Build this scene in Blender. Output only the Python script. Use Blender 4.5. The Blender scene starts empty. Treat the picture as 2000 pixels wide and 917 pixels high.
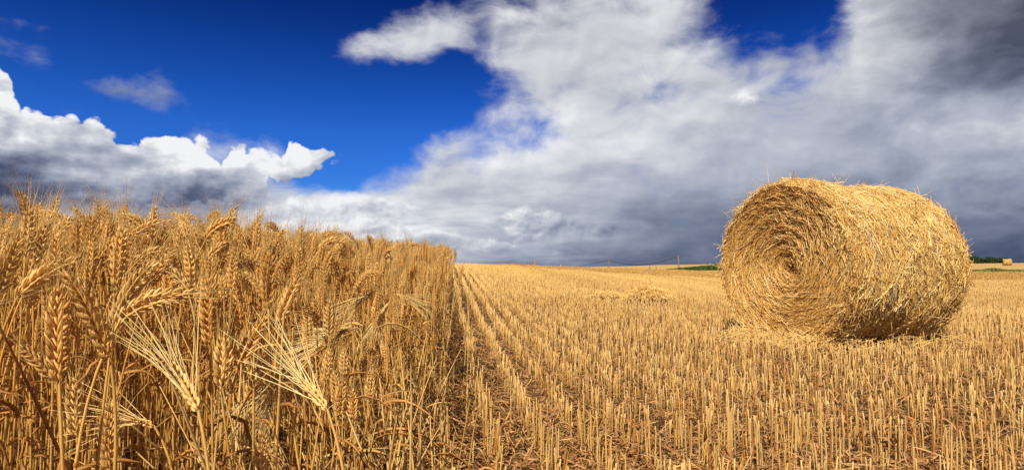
import bpy, bmesh, math, random
import numpy as np
from mathutils import Vector, Matrix

R = math.radians
rng = np.random.default_rng(7)
random.seed(7)
scene = bpy.context.scene
col = scene.collection

# ------------------------------------------------------------------ camera
F_PX, W_PX, H_PX = 1150.0, 2000.0, 917.0
EYE = 0.62
PITCH = math.atan((520 - 458.5) / F_PX)
cam_d = bpy.data.cameras.new('camera')
cam = bpy.data.objects.new('camera', cam_d)
col.objects.link(cam)
cam.location = (0, 0, EYE)
cam.rotation_euler = (math.pi / 2 + PITCH, 0, 0)
cam_d.sensor_width = 36
cam_d.lens = 36 * F_PX / W_PX
cam_d.clip_start = 0.02
cam_d.clip_end = 20000
scene.camera = cam

def ray_dir(px, py):
    x = (px - 1000) / F_PX
    u = (458.5 - py) / F_PX
    c, s = math.cos(PITCH), math.sin(PITCH)
    return (x, c - u * s, s + u * c)

# ------------------------------------------------------------------ exposure, sun
scene.view_settings.view_transform = 'Standard'
scene.view_settings.look = 'None'
scene.view_settings.exposure = 0.25
scene.view_settings.gamma = 1.0
SUN_EL, SUN_AZ = R(45), R(200)       # azimuth clockwise from +Y (behind the viewer, a little to the left)
sd = Vector((math.sin(SUN_AZ) * math.cos(SUN_EL), math.cos(SUN_AZ) * math.cos(SUN_EL), math.sin(SUN_EL)))
sun_d = bpy.data.lights.new('sun', 'SUN')
sun_d.energy = 5.0
sun_d.angle = R(0.5)
sun_d.color = (1.0, 0.93, 0.80)
sun = bpy.data.objects.new('sun', sun_d)
sun.rotation_euler = sd.to_track_quat('Z', 'Y').to_euler()
sun.location = (-20, -40, 40)
col.objects.link(sun)

# ------------------------------------------------------------------ node helpers
class NT:
    def __init__(s, tree):
        s.t = tree; s.n = tree.nodes; s.l = tree.links
    def put(s, sock, v):
        if isinstance(v, V): s.l.new(v.o, sock)
        elif v is not None: sock.default_value = v
    def m(s, op, a, b=None, c=None, clamp=False):
        n = s.n.new('ShaderNodeMath'); n.operation = op; n.use_clamp = clamp
        s.put(n.inputs[0], a); s.put(n.inputs[1], b); s.put(n.inputs[2], c)
        return V(s, n.outputs[0])
    def xyz(s, x, y, z=0.0):
        n = s.n.new('ShaderNodeCombineXYZ')
        s.put(n.inputs[0], x); s.put(n.inputs[1], y); s.put(n.inputs[2], z)
        return V(s, n.outputs[0])
    def noise(s, vec, scale, detail=4.0, rough=0.55, dist=0.0, dim='3D', out='Fac', lac=2.0):
        n = s.n.new('ShaderNodeTexNoise'); n.noise_dimensions = dim
        s.put(n.inputs['Vector'], vec); s.put(n.inputs['Scale'], scale)
        n.inputs['Detail'].default_value = detail; n.inputs['Roughness'].default_value = rough
        n.inputs['Distortion'].default_value = dist; n.inputs['Lacunarity'].default_value = lac
        return V(s, n.outputs[out])
    def voro(s, vec, scale, smooth=0.6, dim='2D', feat='SMOOTH_F1', out='Distance', rnd=1.0):
        n = s.n.new('ShaderNodeTexVoronoi'); n.voronoi_dimensions = dim; n.feature = feat
        s.put(n.inputs['Vector'], vec); s.put(n.inputs['Scale'], scale)
        if 'Smoothness' in n.inputs: n.inputs['Smoothness'].default_value = smooth
        n.inputs['Randomness'].default_value = rnd
        return V(s, n.outputs[out])
    def ramp(s, fac, stops, interp='LINEAR'):
        n = s.n.new('ShaderNodeValToRGB'); cr = n.color_ramp; cr.interpolation = interp
        while len(cr.elements) > 1: cr.elements.remove(cr.elements[0])
        cr.elements[0].position = stops[0][0]; cr.elements[0].color = tuple(stops[0][1]) + (1,)
        for p, c in stops[1:]:
            e = cr.elements.new(p); e.color = tuple(c) + (1,)
        s.put(n.inputs[0], fac)
        return V(s, n.outputs[0])
    def mix(s, f, a, b, mode='MIX'):
        n = s.n.new('ShaderNodeMix'); n.data_type = 'RGBA'; n.blend_type = mode; n.clamp_factor = True
        s.put(n.inputs[0], f)
        for i, v in ((6, a), (7, b)):
            if isinstance(v, V): s.l.new(v.o, n.inputs[i])
            else: n.inputs[i].default_value = tuple(v) + (1,) * (4 - len(v))
        return V(s, n.outputs[2])
    def sstep(s, v, lo, hi):
        n = s.n.new('ShaderNodeMapRange'); n.interpolation_type = 'SMOOTHSTEP'
        s.put(n.inputs[0], v); s.put(n.inputs[1], lo); s.put(n.inputs[2], hi)
        return V(s, n.outputs[0])
    def lin(s, v, a, b, c, d):
        n = s.n.new('ShaderNodeMapRange')
        s.put(n.inputs[0], v); s.put(n.inputs[1], a); s.put(n.inputs[2], b); s.put(n.inputs[3], c); s.put(n.inputs[4], d)
        return V(s, n.outputs[0])
    def curve(s, v, pts):       # float curve on 0..1
        n = s.n.new('ShaderNodeFloatCurve'); c = n.mapping.curves[0]
        n.mapping.use_clip = False
        pts = sorted(pts)
        c.points[0].location = pts[0]; c.points[1].location = pts[-1]
        for p in pts[1:-1]: c.points.new(*p)
        for p in c.points: p.handle_type = 'VECTOR'
        n.mapping.update()
        s.put(n.inputs['Value'], v)
        return V(s, n.outputs[0])

class V:
    def __init__(s, nt, o): s.nt = nt; s.o = o
    def __add__(a, b): return a.nt.m('ADD', a, b)
    __radd__ = __add__
    def __sub__(a, b): return a.nt.m('SUBTRACT', a, b)
    def __rsub__(a, b): return a.nt.m('SUBTRACT', b, a)
    def __mul__(a, b): return a.nt.m('MULTIPLY', a, b)
    __rmul__ = __mul__
    def __truediv__(a, b): return a.nt.m('DIVIDE', a, b)
    def min(a, b): return a.nt.m('MINIMUM', a, b)
    def max(a, b): return a.nt.m('MAXIMUM', a, b)
    def abs(a): return a.nt.m('ABSOLUTE', a)

def srgb(r, g, b):
    f = lambda c: c / 12.92 if c <= 0.04045 else ((c + 0.055) / 1.055) ** 2.4
    return tuple(f(v / 255) for v in (r, g, b))

# ------------------------------------------------------------------ world: NISHITA sky behind a procedural cloud deck
COVER = """
00000000000466667520189999
42000000036657898620069999
58300000289759998631599999
10000000375369999767799999
04468200000047976884899999
05545100000158877888999999
00000500000255789999999999
99300773200657899999999999
99999553026789999999999999
99999995147999999999999999
99999999999999999999999999
99999999999999999999999999
99999999999999999999999999
99999999999999999999999999"""
BRIGHT = """
77777777777777777766675310
77777777777777777766674310
66677777777777777766676200
97777777777777777766676210
85444577777777667777775322
97433467777777767766665555
99899577777788887776656677
45668999977788888666666666
33467889777788777766655555
11375766777777665555544444
22631157988776654433333323
55556789998776653322221332
66666789998765443211111111
66666667777543321110000000"""

def build_world():
    w = bpy.data.worlds.new('World'); scene.world = w; w.use_nodes = True
    t = NT(w.node_tree); t.n.clear()
    out = t.n.new('ShaderNodeOutputWorld')
    tc = t.n.new('ShaderNodeTexCoord')
    sp = t.n.new('ShaderNodeSeparateXYZ'); t.l.new(tc.outputs['Generated'], sp.inputs[0])
    x, y, z = (V(t, o) for o in sp.outputs)
    az = t.m('ARCTAN2', x, y)
    hyp = t.m('SQRT', x * x + y * y).max(0.02)
    e = z / hyp
    # grid of (cover, brightness) over azimuth and elevation
    cv = [[int(c) / 9 for c in r] for r in COVER.split()]
    br = [[int(c) / 9 for c in r] for r in BRIGHT.split()]
    def samp(g, px, py):
        fx = min(max(px / 80, 0), 25); fy = min(max(py / 40, 0), 13)
        i, j = min(int(fx), 24), min(int(fy), 12); a, b = fx - i, fy - j
        return (g[j][i] * (1 - a) * (1 - b) + g[j][i + 1] * a * (1 - b) + g[j + 1][i] * (1 - a) * b + g[j + 1][i + 1] * a * b)
    def to_px(a, ee):
        X, Y, Z = math.tan(a), 1.0, ee / math.cos(a)
        c, s = math.cos(PITCH), math.sin(PITCH)
        d = Y * c + Z * s; u = -Y * s + Z * c
        return 1000 + F_PX * X / d, 458.5 - F_PX * u / d
    A0, A1, NS = -0.74, 0.74, 31
    rows = [i * 0.0355 for i in range(14)]
    wv = t.xyz(az, e * 1.7, 0.0)
    w1 = t.n.new('ShaderNodeTexNoise'); w1.noise_dimensions = '2D'
    t.put(w1.inputs['Vector'], wv); w1.inputs['Scale'].default_value = 9; w1.inputs['Detail'].default_value = 7
    w1.inputs['Roughness'].default_value = 0.6
    wc = t.n.new('ShaderNodeSeparateColor'); t.l.new(w1.outputs['Color'], wc.inputs[0])
    dx, dy = V(t, wc.outputs[0]) - 0.5, V(t, wc.outputs[1]) - 0.5
    azw = az + dx * 0.055
    ew = e + dy * 0.040 * t.sstep(e, 0.0, 0.12)
    fac = t.lin(azw, A0, A1, 0.0, 1.0)
    acc = None
    for k, ek in enumerate(rows):
        stops = []
        for i in range(NS):
            a = A0 + (A1 - A0) * i / (NS - 1)
            p = to_px(a, ek)
            stops.append((i / (NS - 1), (samp(cv, *p), samp(br, *p), 0.0)))
        r = t.ramp(fac, stops, 'LINEAR')
        if k == 0: wt = 1.0 - t.m('MAXIMUM', ew - ek, 0.0) / 0.0355
        elif k == 13: wt = 1.0 - t.m('MAXIMUM', ek - ew, 0.0) / 0.0355
        else: wt = 1.0 - (ew - ek).abs() / 0.0355
        wt = wt.max(0.0)
        vm = t.n.new('ShaderNodeVectorMath'); vm.operation = 'SCALE'
        t.l.new(r.o, vm.inputs[0]); t.l.new(wt.o, vm.inputs['Scale'])
        cur = V(t, vm.outputs[0])
        if acc is None: acc = cur
        else:
            va = t.n.new('ShaderNodeVectorMath'); va.operation = 'ADD'
            t.l.new(acc.o, va.inputs[0]); t.l.new(cur.o, va.inputs[1]); acc = V(t, va.outputs[0])
    s2 = t.n.new('ShaderNodeSeparateXYZ'); t.l.new(acc.o, s2.inputs[0])
    cov, bri = V(t, s2.outputs[0]), V(t, s2.outputs[1])
    # soft sheet
    fv = t.xyz(az, e * 1.4, 3.1)
    fb = t.noise(fv, 11, 10, 0.56, 0.35)
    fb_s = t.noise(fv, 11, 5, 0.5, 0.35)
    fb_l = t.noise(t.xyz(az - 0.010, e * 1.4 + 0.022, 3.1), 11, 5, 0.5, 0.35)
    alpha = t.sstep(cov + (fb - 0.5) * 1.0, 0.34, 0.90)
    # relief of the sheet: paler where its body thins towards the light, darker in its thick folds
    big = t.noise(t.xyz(az, e * 2.2, 7.7), 6.5, 7, 0.48, 0.5)
    bsh = bri + (big - 0.5) * 0.30 - (fb_l - fb_s) * 0.42 + (t.noise(t.xyz(az, e * 5.0, 1.7), 14, 7, 0.55, 0.6) - 0.5) * 0.14 * t.sstep(e, 0.30, 0.10)

    # flat bright and dark shelves low over the horizon, lumpy edges on the rain cloud top right
    shelf = t.noise(t.xyz(az * 1.0, e * 6.5, 4.4), 7.5, 9, 0.55, 0.8)
    bsh = bsh + (shelf - 0.5) * 0.55 * t.sstep(e, 0.19, 0.06) * t.sstep(az, 0.30, 0.05)
    lump = t.noise(t.xyz(az, e * 1.5, 9.4), 15, 9, 0.55, 0.4)
    bsh = bsh + (lump - 0.5) * 0.55 * t.sstep(az, 0.40, 0.60) * t.sstep(e, 0.0, 0.08)

    # cumulus: outline by top and base curves over azimuth, billows by cells
    def rel(vec_a, vec_e, sc):       # puffy height field
        p = t.xyz(vec_a, vec_e * 1.15, 0.0)
        nz = t.n.new('ShaderNodeTexNoise'); nz.noise_dimensions = '2D'
        t.put(nz.inputs['Vector'], p); nz.inputs['Scale'].default_value = 22 * sc; nz.inputs['Detail'].default_value = 5
        va = t.n.new('ShaderNodeVectorMath'); va.operation = 'MULTIPLY_ADD'
        t.l.new(nz.outputs['Color'], va.inputs[0]); va.inputs[1].default_value = (0.028 / sc,) * 3; t.l.new(p.o, va.inputs[2])
        q = V(t, va.outputs[0])
        h = None
        for s_, a_ in ((13, 1.0), (29, 0.5), (64, 0.24), (140, 0.12)):
            v = t.voro(q, s_ * sc, 0.35)
            c = (1.0 - v * v * 1.6) * a_
            h = c if h is None else h + c
        return h
    def cumulus(top, bot, sc, amp, soft=1.0):
        def norm(pts, wide=False):
            o = []
            for px, py in pts:
                X, Y, Z = ray_dir(px, py)
                o.append((math.atan2(X, Y), Z / math.hypot(X, Y)))
            return o
        T, B = norm(top), norm(bot)
        a0 = min(min(p[0] for p in T), min(p[0] for p in B)); a1 = max(max(p[0] for p in T), max(p[0] for p in B))
        f = t.lin(az, a0, a1, 0.0, 1.0)
        tp = t.curve(f, [((a - a0) / (a1 - a0), v) for a, v in T])
        bt = t.curve(f, [((a - a0) / (a1 - a0), v) for a, v in B])
        h = rel(az, e, sc)
        h2 = rel(az - 0.006 / sc, e + 0.010 / sc, sc)
        inside = (tp - e).min((e - bt) * 0.8) + (h - 1.38) * amp
        al = t.sstep(inside, -0.0010 * soft, 0.0052 * soft) * t.m('GREATER_THAN', az, a0 + 0.001) * t.m('LESS_THAN', az, a1 - 0.001)
        lit = (h - h2)
        return al, lit, tp - e + (h - 1.38) * amp, e - bt
    top = [(-60, 60), (0, 128), (15, 140), (40, 190), (62, 218), (100, 232), (140, 230), (200, 243), (222, 258), (246, 262), (258, 250), (290, 240), (325, 248), (355, 262), (390, 268), (405, 285), (432, 306), (450, 290), (490, 284), (530, 298), (556, 300), (566, 276), (582, 274), (605, 292), (630, 284), (650, 292), (668, 304)]
    bot = [(-60, 470), (240, 470), (300, 415), (400, 404), (500, 400), (540, 388), (572, 370), (592, 352), (604, 340), (625, 330), (648, 320), (668, 304)]
    a1_, l1, i1, h1 = cumulus(top, bot, 1.0, 0.026)
    nA = t.noise(wv, 17, 7, 0.52); nB = t.noise(t.xyz(az - 0.012, e * 1.7 + 0.024, 0.0), 17, 7, 0.52)
    b1 = bri - 0.03 + l1 * 0.20 + (nA - nB) * 1.0 + (t.noise(wv, 8, 4, 0.5) - 0.5) * 0.45 + t.sstep(i1, 0.045, 0.0) * 0.20 - t.sstep(h1, 0.045, 0.0) * 0.18
    top2 = [(962, 436), (975, 420), (1000, 404), (1028, 396), (1050, 405), (1075, 400), (1110, 412), (1150, 428), (1200, 432), (1250, 452)]
    bot2 = [(962, 436), (985, 462), (1015, 482), (1060, 480), (1100, 470), (1150, 468), (1200, 462), (1250, 452)]
    a2_, l2, i2, h2_ = cumulus(top2, bot2, 1.7, 0.009, 3.0)
    b2 = t.lin(az, 0.0, 0.2, 0.80, 0.36) + l2 * 0.22 + (nA - nB) * 0.8 + t.sstep(e, 0.04, 0.11) * 0.22 - 0.10
    top3 = [(1400, 189), (1425, 178), (1452, 168), (1478, 185), (1502, 194)]
    bot3 = [(1400, 189), (1425, 204), (1452, 207), (1478, 203), (1502, 194)]
    a3_, l3, i3, h3_ = cumulus(top3, bot3, 2.2, 0.006, 3.0)
    b3 = 0.95 + l3 * 0.3

    # low banks: bright tops left of centre, smaller grey heaps running down to the horizon
    top4 = [(470, 440), (492, 418), (515, 398), (550, 384), (590, 374), (640, 378), (690, 374), (740, 384), (790, 392), (850, 404)]
    bot4 = [(470, 450), (520, 470), (600, 474), (700, 470), (790, 430), (850, 408)]
    a4_, l4, i4, h4_ = cumulus(top4, bot4, 1.5, 0.012, 2.0)
    b4 = bri * 0.55 + 0.36 + (nA - nB) * 0.9 + l4 * 0.14 + t.sstep(i4, 0.03, 0.0) * 0.14 - t.sstep(h4_, 0.03, 0.0) * 0.10
    top5 = [(700, 448), (728, 436), (752, 427), (785, 429), (815, 446), (850, 442), (885, 449), (930, 459), (975, 466), (1030, 484)]
    bot5 = [(700, 452), (760, 480), (820, 492), (900, 500), (975, 500), (1030, 488)]
    a5_, l5, i5, h5_ = cumulus(top5, bot5, 2.0, 0.008, 1.6)
    b5 = bri * 0.6 + 0.24 + (nA - nB) * 0.9 + l5 * 0.14 + t.sstep(i5, 0.018, 0.0) * 0.20 - t.sstep(h5_, 0.02, 0.0) * 0.10
    def tone(b):
        hn = t.n.new('ShaderNodeHueSaturation'); hn.inputs['Hue'].default_value = 0.5; t.put(hn.inputs['Saturation'], 1.0 - 0.35 * t.sstep(e, 0.20, 0.34))
        t.l.new(tone0(b).o, hn.inputs['Color']); return V(t, hn.outputs[0])
    def tone0(b):
        return t.ramp(b, [(0.0, srgb(68, 78, 106)), (0.12, srgb(90, 100, 126)), (0.3, srgb(120, 129, 153)), (0.5, srgb(156, 164, 183)),
                          (0.7, srgb(188, 193, 207)), (0.85, srgb(217, 220, 227)), (1.0, srgb(246, 247, 250))])
    skyn = t.n.new('ShaderNodeTexSky'); skyn.sky_type = 'NISHITA'; skyn.sun_disc = False
    skyn.sun_elevation = SUN_EL; skyn.sun_rotation = SUN_AZ
    skyn.air_density = 1.0; skyn.dust_density = 0.3; skyn.ozone_density = 3.0
    # clear polarised air: deeper and more saturated blue away from the horizon
    hs = t.n.new('ShaderNodeHueSaturation'); t.l.new(skyn.outputs[0], hs.inputs['Color'])
    hs.inputs['Saturation'].default_value = 1.38; hs.inputs['Value'].default_value = 1.05; hs.inputs['Hue'].default_value = 0.515
    blue = t.mix(1.0, V(t, hs.outputs[0]), t.ramp(e * 2.0, [(0, (.22, .6, 1.0)), (0.3, (.21, .50, 1.0)), (0.44, (.22, .52, .98)), (.62, (.16, .39, .76)), (.82, (.10, .23, .50)), (1, (.06, .15, .36))]), 'MULTIPLY')
    bg0 = t.n.new('ShaderNodeBackground'); t.l.new(blue.o, bg0.inputs[0]); bg0.inputs[1].default_value = 0.088
    def bg(c, k):
        n = t.n.new('ShaderNodeBackground'); t.put(n.inputs[0], c); n.inputs[1].default_value = k * 0.81; return n.outputs[0]
    def mixs(f, a, b):
        n = t.n.new('ShaderNodeMixShader'); t.put(n.inputs[0], f); t.l.new(a, n.inputs[1]); t.l.new(b, n.inputs[2]); return n.outputs[0]
    # the cumulus hides the sheet's cover only inside its own outline
    sh = mixs(alpha, bg0.outputs[0], bg(tone(bsh), 1.0))
    def box(T_, B_):
        a = [math.atan2(*ray_dir(px, py)[:2]) for px, py in T_ + B_]
        es = [ray_dir(px, py)[2] / math.hypot(*ray_dir(px, py)[:2]) for px, py in T_ + B_]
        g = lambda v, lo, hi: t.m('GREATER_THAN', v, lo) * t.m('LESS_THAN', v, hi)
        return g(az, min(a) - .002, max(a) + .002) * g(e, min(es) - 0.01, max(es) + 0.04)
    for (T_, B_, aa, bb) in ((top4, bot4, a4_, b4), (top5, bot5, a5_, b5), (top2, bot2, a2_, b2), (top3, bot3, a3_, b3), (top, bot, a1_, b1)):
        sh = mixs(box(T_, B_), sh, mixs(aa, sh, bg(tone(bb), 1.0)))
    t.l.new(sh, out.inputs[0])
    w.cycles.sampling_method = 'MANUAL'; w.cycles.sample_map_resolution = 256
build_world()

# ------------------------------------------------------------------ terrain
PROF = [  # azimuth (deg), [(distance, height)]
    (-60, [(0, 0), (5, .08), (10, .24), (18, .50), (27, .69), (60, .40), (120, -1.2), (400, -8), (6000, -60)]),
    (-5, [(0, 0), (5, .08), (10, .24), (18, .50), (27, .69), (60, .40), (120, -1.2), (400, -8), (6000, -60)]),
    (0, [(0, 0), (5, .06), (10, .17), (20, .42), (36, .65), (70, .50), (140, -.9), (400, -6), (900, -2.5), (6000, -50)]),
    (5, [(0, 0), (5, .05), (10, .12), (30, .35), (60, .52), (130, -.1), (280, -3), (800, -.6), (1000, -1), (6000, -50)]),
    (10, [(0, 0), (5, .04), (10, .08), (30, .19), (110, .22), (220, -1.2), (350, -2.2), (800, .97), (1000, .6), (6000, -50)]),
    (15, [(0, 0), (5, .03), (10, .05), (30, .06), (100, .0), (190, -.40), (290, -1.5), (350, -1.0), (800, 3.0), (1000, 2.6), (6000, -50)]),
    (19.5, [(0, 0), (5, .02), (10, .0), (50, -.08), (240, -.84), (285, -1.15), (340, -.6), (800, 3.7), (1000, 3.2), (6000, -50)]),
    (41, [(0, 0), (5, .02), (30, .0), (110, -.24), (128, -.16), (165, .72), (300, 2.0), (500, 1.9), (6000, -50)]),
    (75, [(0, 0), (5, .02), (30, .0), (110, -.24), (128, -.16), (165, .72), (300, 2.0), (500, 1.9), (6000, -50)]),
]
_DG = np.concatenate([[0], np.geomspace(1.0, 6000, 400)])
_AG = np.array([p[0] for p in PROF], float)
_ZG = np.array([np.interp(np.log1p(_DG), np.log1p([q[0] for q in p[1]]), [q[1] for q in p[1]]) for p in PROF])
for _ in range(14):
    _ZG[:, 1:-1] = (_ZG[:, :-2] + 2 * _ZG[:, 1:-1] + _ZG[:, 2:]) / 4

def terrain(x, y):
    x = np.asarray(x, float); y = np.asarray(y, float)
    d = np.hypot(x, y)
    a = np.degrees(np.arctan2(x, y))
    back = np.clip((np.abs(a) - 60) / 60, 0, 1)
    a = np.clip(a, -60, 74.99)
    i = np.clip(np.searchsorted(_AG, a, side='right') - 1, 0, len(_AG) - 2)
    f = (a - _AG[i]) / (_AG[i + 1] - _AG[i]); f = f * f * (3 - 2 * f)
    ld = np.log(np.maximum(d, 1.0)) / np.log(6000) * 399 + 1
    j = np.where(d < 1.0, 0, np.clip(ld.astype(int), 1, 399))
    g = np.where(d < 1.0, d, ld - j)
    z0 = _ZG[i, j] * (1 - g) + _ZG[i, j + 1 - (j >= 400)] * g
    z1 = _ZG[i + 1, j] * (1 - g) + _ZG[i + 1, j + 1 - (j >= 400)] * g
    z = (z0 * (1 - f) + z1 * f) * (1 - back)
    return z

ROW_A = math.atan((875 - 1000) / F_PX)
RD = np.array([math.sin(ROW_A), math.cos(ROW_A)])        # along the drill rows
RN = np.array([math.cos(ROW_A), -math.sin(ROW_A)])       # across them, to the right
def st_to_xy(s, t):
    return s * RD[0] + t * RN[0], s * RD[1] + t * RN[1]
EDGE = -0.025                                              # the cut edge of the crop runs along t = EDGE

# ------------------------------------------------------------------ mesh helpers
class MB:
    def __init__(s): s.v = []; s.f4 = []; s.f3 = []; s.c = []; s.n = 0
    def add(s, v, q=None, t=None, c=None):
        v = np.asarray(v, np.float32).reshape(-1, 3)
        if q is not None and len(q): s.f4.append(np.asarray(q, np.int64).reshape(-1, 4) + s.n)
        if t is not None and len(t): s.f3.append(np.asarray(t, np.int64).reshape(-1, 3) + s.n)
        if c is None: c = (1, 1, 1)
        c = np.asarray(c, np.float32)
        if c.ndim == 1: c = np.tile(c, (len(v), 1))
        s.v.append(v); s.c.append(c); s.n += len(v)
    def tubes(s, P, rad, m=4, c=None, flat=1.0, roll=None, cap=False, hollow=0.0):
        """n tubes at once: P (n,k,3) centre lines, rad (n,k) or (n,1) radii, m sides."""
        P = np.asarray(P, float); n, k, _ = P.shape
        rad = np.broadcast_to(np.asarray(rad, float), (n, k))
        T = np.gradient(P, axis=1); T /= np.linalg.norm(T, axis=2, keepdims=True) + 1e-12
        tm = T.mean(axis=1); ref = np.where(np.abs(tm[:, 2:3]) > 0.8, np.array([[1.0, 0.13, 0]]), np.array([[0, 0, 1.0]]))
        A = np.cross(T, ref[:, None, :]); A /= np.linalg.norm(A, axis=2, keepdims=True) + 1e-12
        B = np.cross(T, A)
        roll = np.zeros(n) if roll is None else np.asarray(roll, float)
        cr, sr = np.cos(roll)[:, None, None], np.sin(roll)[:, None, None]
        A, B = A * cr + B * sr, B * cr - A * sr
        th = np.arange(m) * 2 * math.pi / m
        if m == 2: q_idx = [(0, 1)]
        else: q_idx = [(i, (i + 1) % m) for i in range(m)]
        V_ = P[:, :, None, :] + rad[:, :, None, None] * (np.cos(th)[None, None, :, None] * A[:, :, None, :] + flat * np.sin(th)[None, None, :, None] * B[:, :, None, :])
        V_ = V_.reshape(-1, 3)
        base = (np.arange(n) * k * m)[:, None, None]
        lv = (np.arange(k - 1) * m)[None, :, None]
        i0 = np.array([a for a, b in q_idx])[None, None, :]; i1 = np.array([b for a, b in q_idx])[None, None, :]
        q = np.stack([base + lv + i0, base + lv + i1, base + lv + m + i1, base + lv + m + i0], axis=-1).reshape(-1, 4)
        cc = None
        if c is not None:
            c = np.asarray(c, np.float32)
            if c.ndim == 2: cc = np.repeat(c, k * m, axis=0)
            elif c.ndim == 3: cc = np.repeat(c.reshape(-1, 3), m, axis=0)
            else: cc = c
        tri = None
        if cap and m >= 3:
            top = base[:, 0, 0] + (k - 1) * m
            if m == 4: q = np.concatenate([q, np.stack([top, top + 1, top + 2, top + 3], axis=-1)])
            else: tri = np.concatenate([np.stack([top, top + i, top + i + 1], axis=-1) for i in range(1, m - 1)])
        s.add(V_, q, tri, cc)
    def box(s, lo, hi, c=None):
        x0, y0, z0 = lo; x1, y1, z1 = hi
        v = [(x0, y0, z0), (x1, y0, z0), (x1, y1, z0), (x0, y1, z0), (x0, y0, z1), (x1, y0, z1), (x1, y1, z1), (x0, y1, z1)]
        s.add(v, [(0, 3, 2, 1), (4, 5, 6, 7), (0, 1, 5, 4), (1, 2, 6, 5), (2, 3, 7, 6), (3, 0, 4, 7)], None, c)
    def mesh(s, name, mat, smooth=False):
        me = bpy.data.meshes.new(name)
        v = np.concatenate(s.v) if s.v else np.zeros((0, 3), np.float32)
        f4 = np.concatenate(s.f4) if s.f4 else np.zeros((0, 4), np.int64)
        f3 = np.concatenate(s.f3) if s.f3 else np.zeros((0, 3), np.int64)
        me.vertices.add(len(v)); me.vertices.foreach_set('co', v.astype(np.float32).ravel())
        nl = f4.size + f3.size
        me.loops.add(nl); me.loops.foreach_set('vertex_index', np.concatenate([f4.ravel(), f3.ravel()]).astype(np.int32))
        me.polygons.add(len(f4) + len(f3))
        me.polygons.foreach_set('loop_start', np.concatenate([np.arange(len(f4)) * 4, f4.size + np.arange(len(f3)) * 3]).astype(np.int32))
        me.update(calc_edges=True)
        ca = me.color_attributes.new('tint', 'FLOAT_COLOR', 'POINT')
        c = np.concatenate(s.c); ca.data.foreach_set('color', np.concatenate([c, np.ones((len(c), 1), np.float32)], axis=1).ravel())
        if smooth: me.polygons.foreach_set('use_smooth', np.ones(len(me.polygons), bool))
        me.materials.append(mat)
        return me

def link(name, me, parent=None):
    o = bpy.data.objects.new(name, me); col.objects.link(o)
    if parent: o.parent = parent
    return o
def tag(o, label=None, cat=None, group=None, kind=None):
    if label: o['label'] = label
    if cat: o['category'] = cat
    if group: o['group'] = group
    if kind: o['kind'] = kind
    return o
def empty(name, loc, label, cat, group=None):
    o = bpy.data.objects.new(name, None); col.objects.link(o); o.location = loc
    return tag(o, label, cat, group)
def copy_tree(o, parent=None):
    c = o.copy(); col.objects.link(c); c.parent = parent
    for ch in list(o.children): copy_tree(ch, c)
    return c

# ------------------------------------------------------------------ materials
def straw_mat(name, base, var=0.25, rough=0.5, transl=0.25, fine=120.0, spec=0.35, rnd=True, hue=0.0):
    m = bpy.data.materials.new(name); m.use_nodes = True
    t = NT(m.node_tree); t.n.clear()
    out = t.n.new('ShaderNodeOutputMaterial')
    at = t.n.new('ShaderNodeVertexColor'); at.layer_name = 'tint'
    c = t.mix(1.0, base, V(t, at.outputs[0]), 'MULTIPLY')
    tc = t.n.new('ShaderNodeTexCoord')
    nz = t.noise(V(t, tc.outputs['Object']), fine, 3, 0.6)
    k = 1.0 + (nz - 0.5) * 2 * var
    if rnd:
        oi = t.n.new('ShaderNodeObjectInfo')
        r = V(t, oi.outputs['Random'])
        c = t.mix(r * r, c, t.mix(1.0, c, (0.88, 0.74, 0.56), 'MULTIPLY'))
        k = k * (0.88 + t.m('FRACT', r * 7.31) * 0.22)
    sc = t.n.new('ShaderNodeVectorMath'); sc.operation = 'SCALE'; t.l.new(c.o, sc.inputs[0]); t.put(sc.inputs['Scale'], k)
    p = t.n.new('ShaderNodeBsdfPrincipled')
    t.l.new(sc.outputs[0], p.inputs['Base Color']); p.inputs['Roughness'].default_value = rough
    p.inputs['Specular IOR Level'].default_value = spec
    if transl > 0:
        tr = t.n.new('ShaderNodeBsdfTranslucent'); t.l.new(sc.outputs[0], tr.inputs[0])
        mx = t.n.new('ShaderNodeMixShader'); mx.inputs[0].default_value = transl
        t.l.new(p.outputs[0], mx.inputs[1]); t.l.new(tr.outputs[0], mx.inputs[2]); t.l.new(mx.outputs[0], out.inputs[0])
    else: t.l.new(p.outputs[0], out.inputs[0])
    return m

def plain_mat(name, base, rough=0.7, var=0.2, scale=8.0, metal=0.0):
    m = bpy.data.materials.new(name); m.use_nodes = True
    t = NT(m.node_tree); p = t.n['Principled BSDF']
    tc = t.n.new('ShaderNodeTexCoord')
    nz = t.noise(V(t, tc.outputs['Object']), scale, 5, 0.6)
    c = t.ramp(nz, [(0.25, tuple(b * (1 - var) for b in base)), (0.75, tuple(min(1, b * (1 + var)) for b in base))])
    t.l.new(c.o, p.inputs['Base Color']); p.inputs['Roughness'].default_value = rough; p.inputs['Metallic'].default_value = metal
    return m

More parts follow.
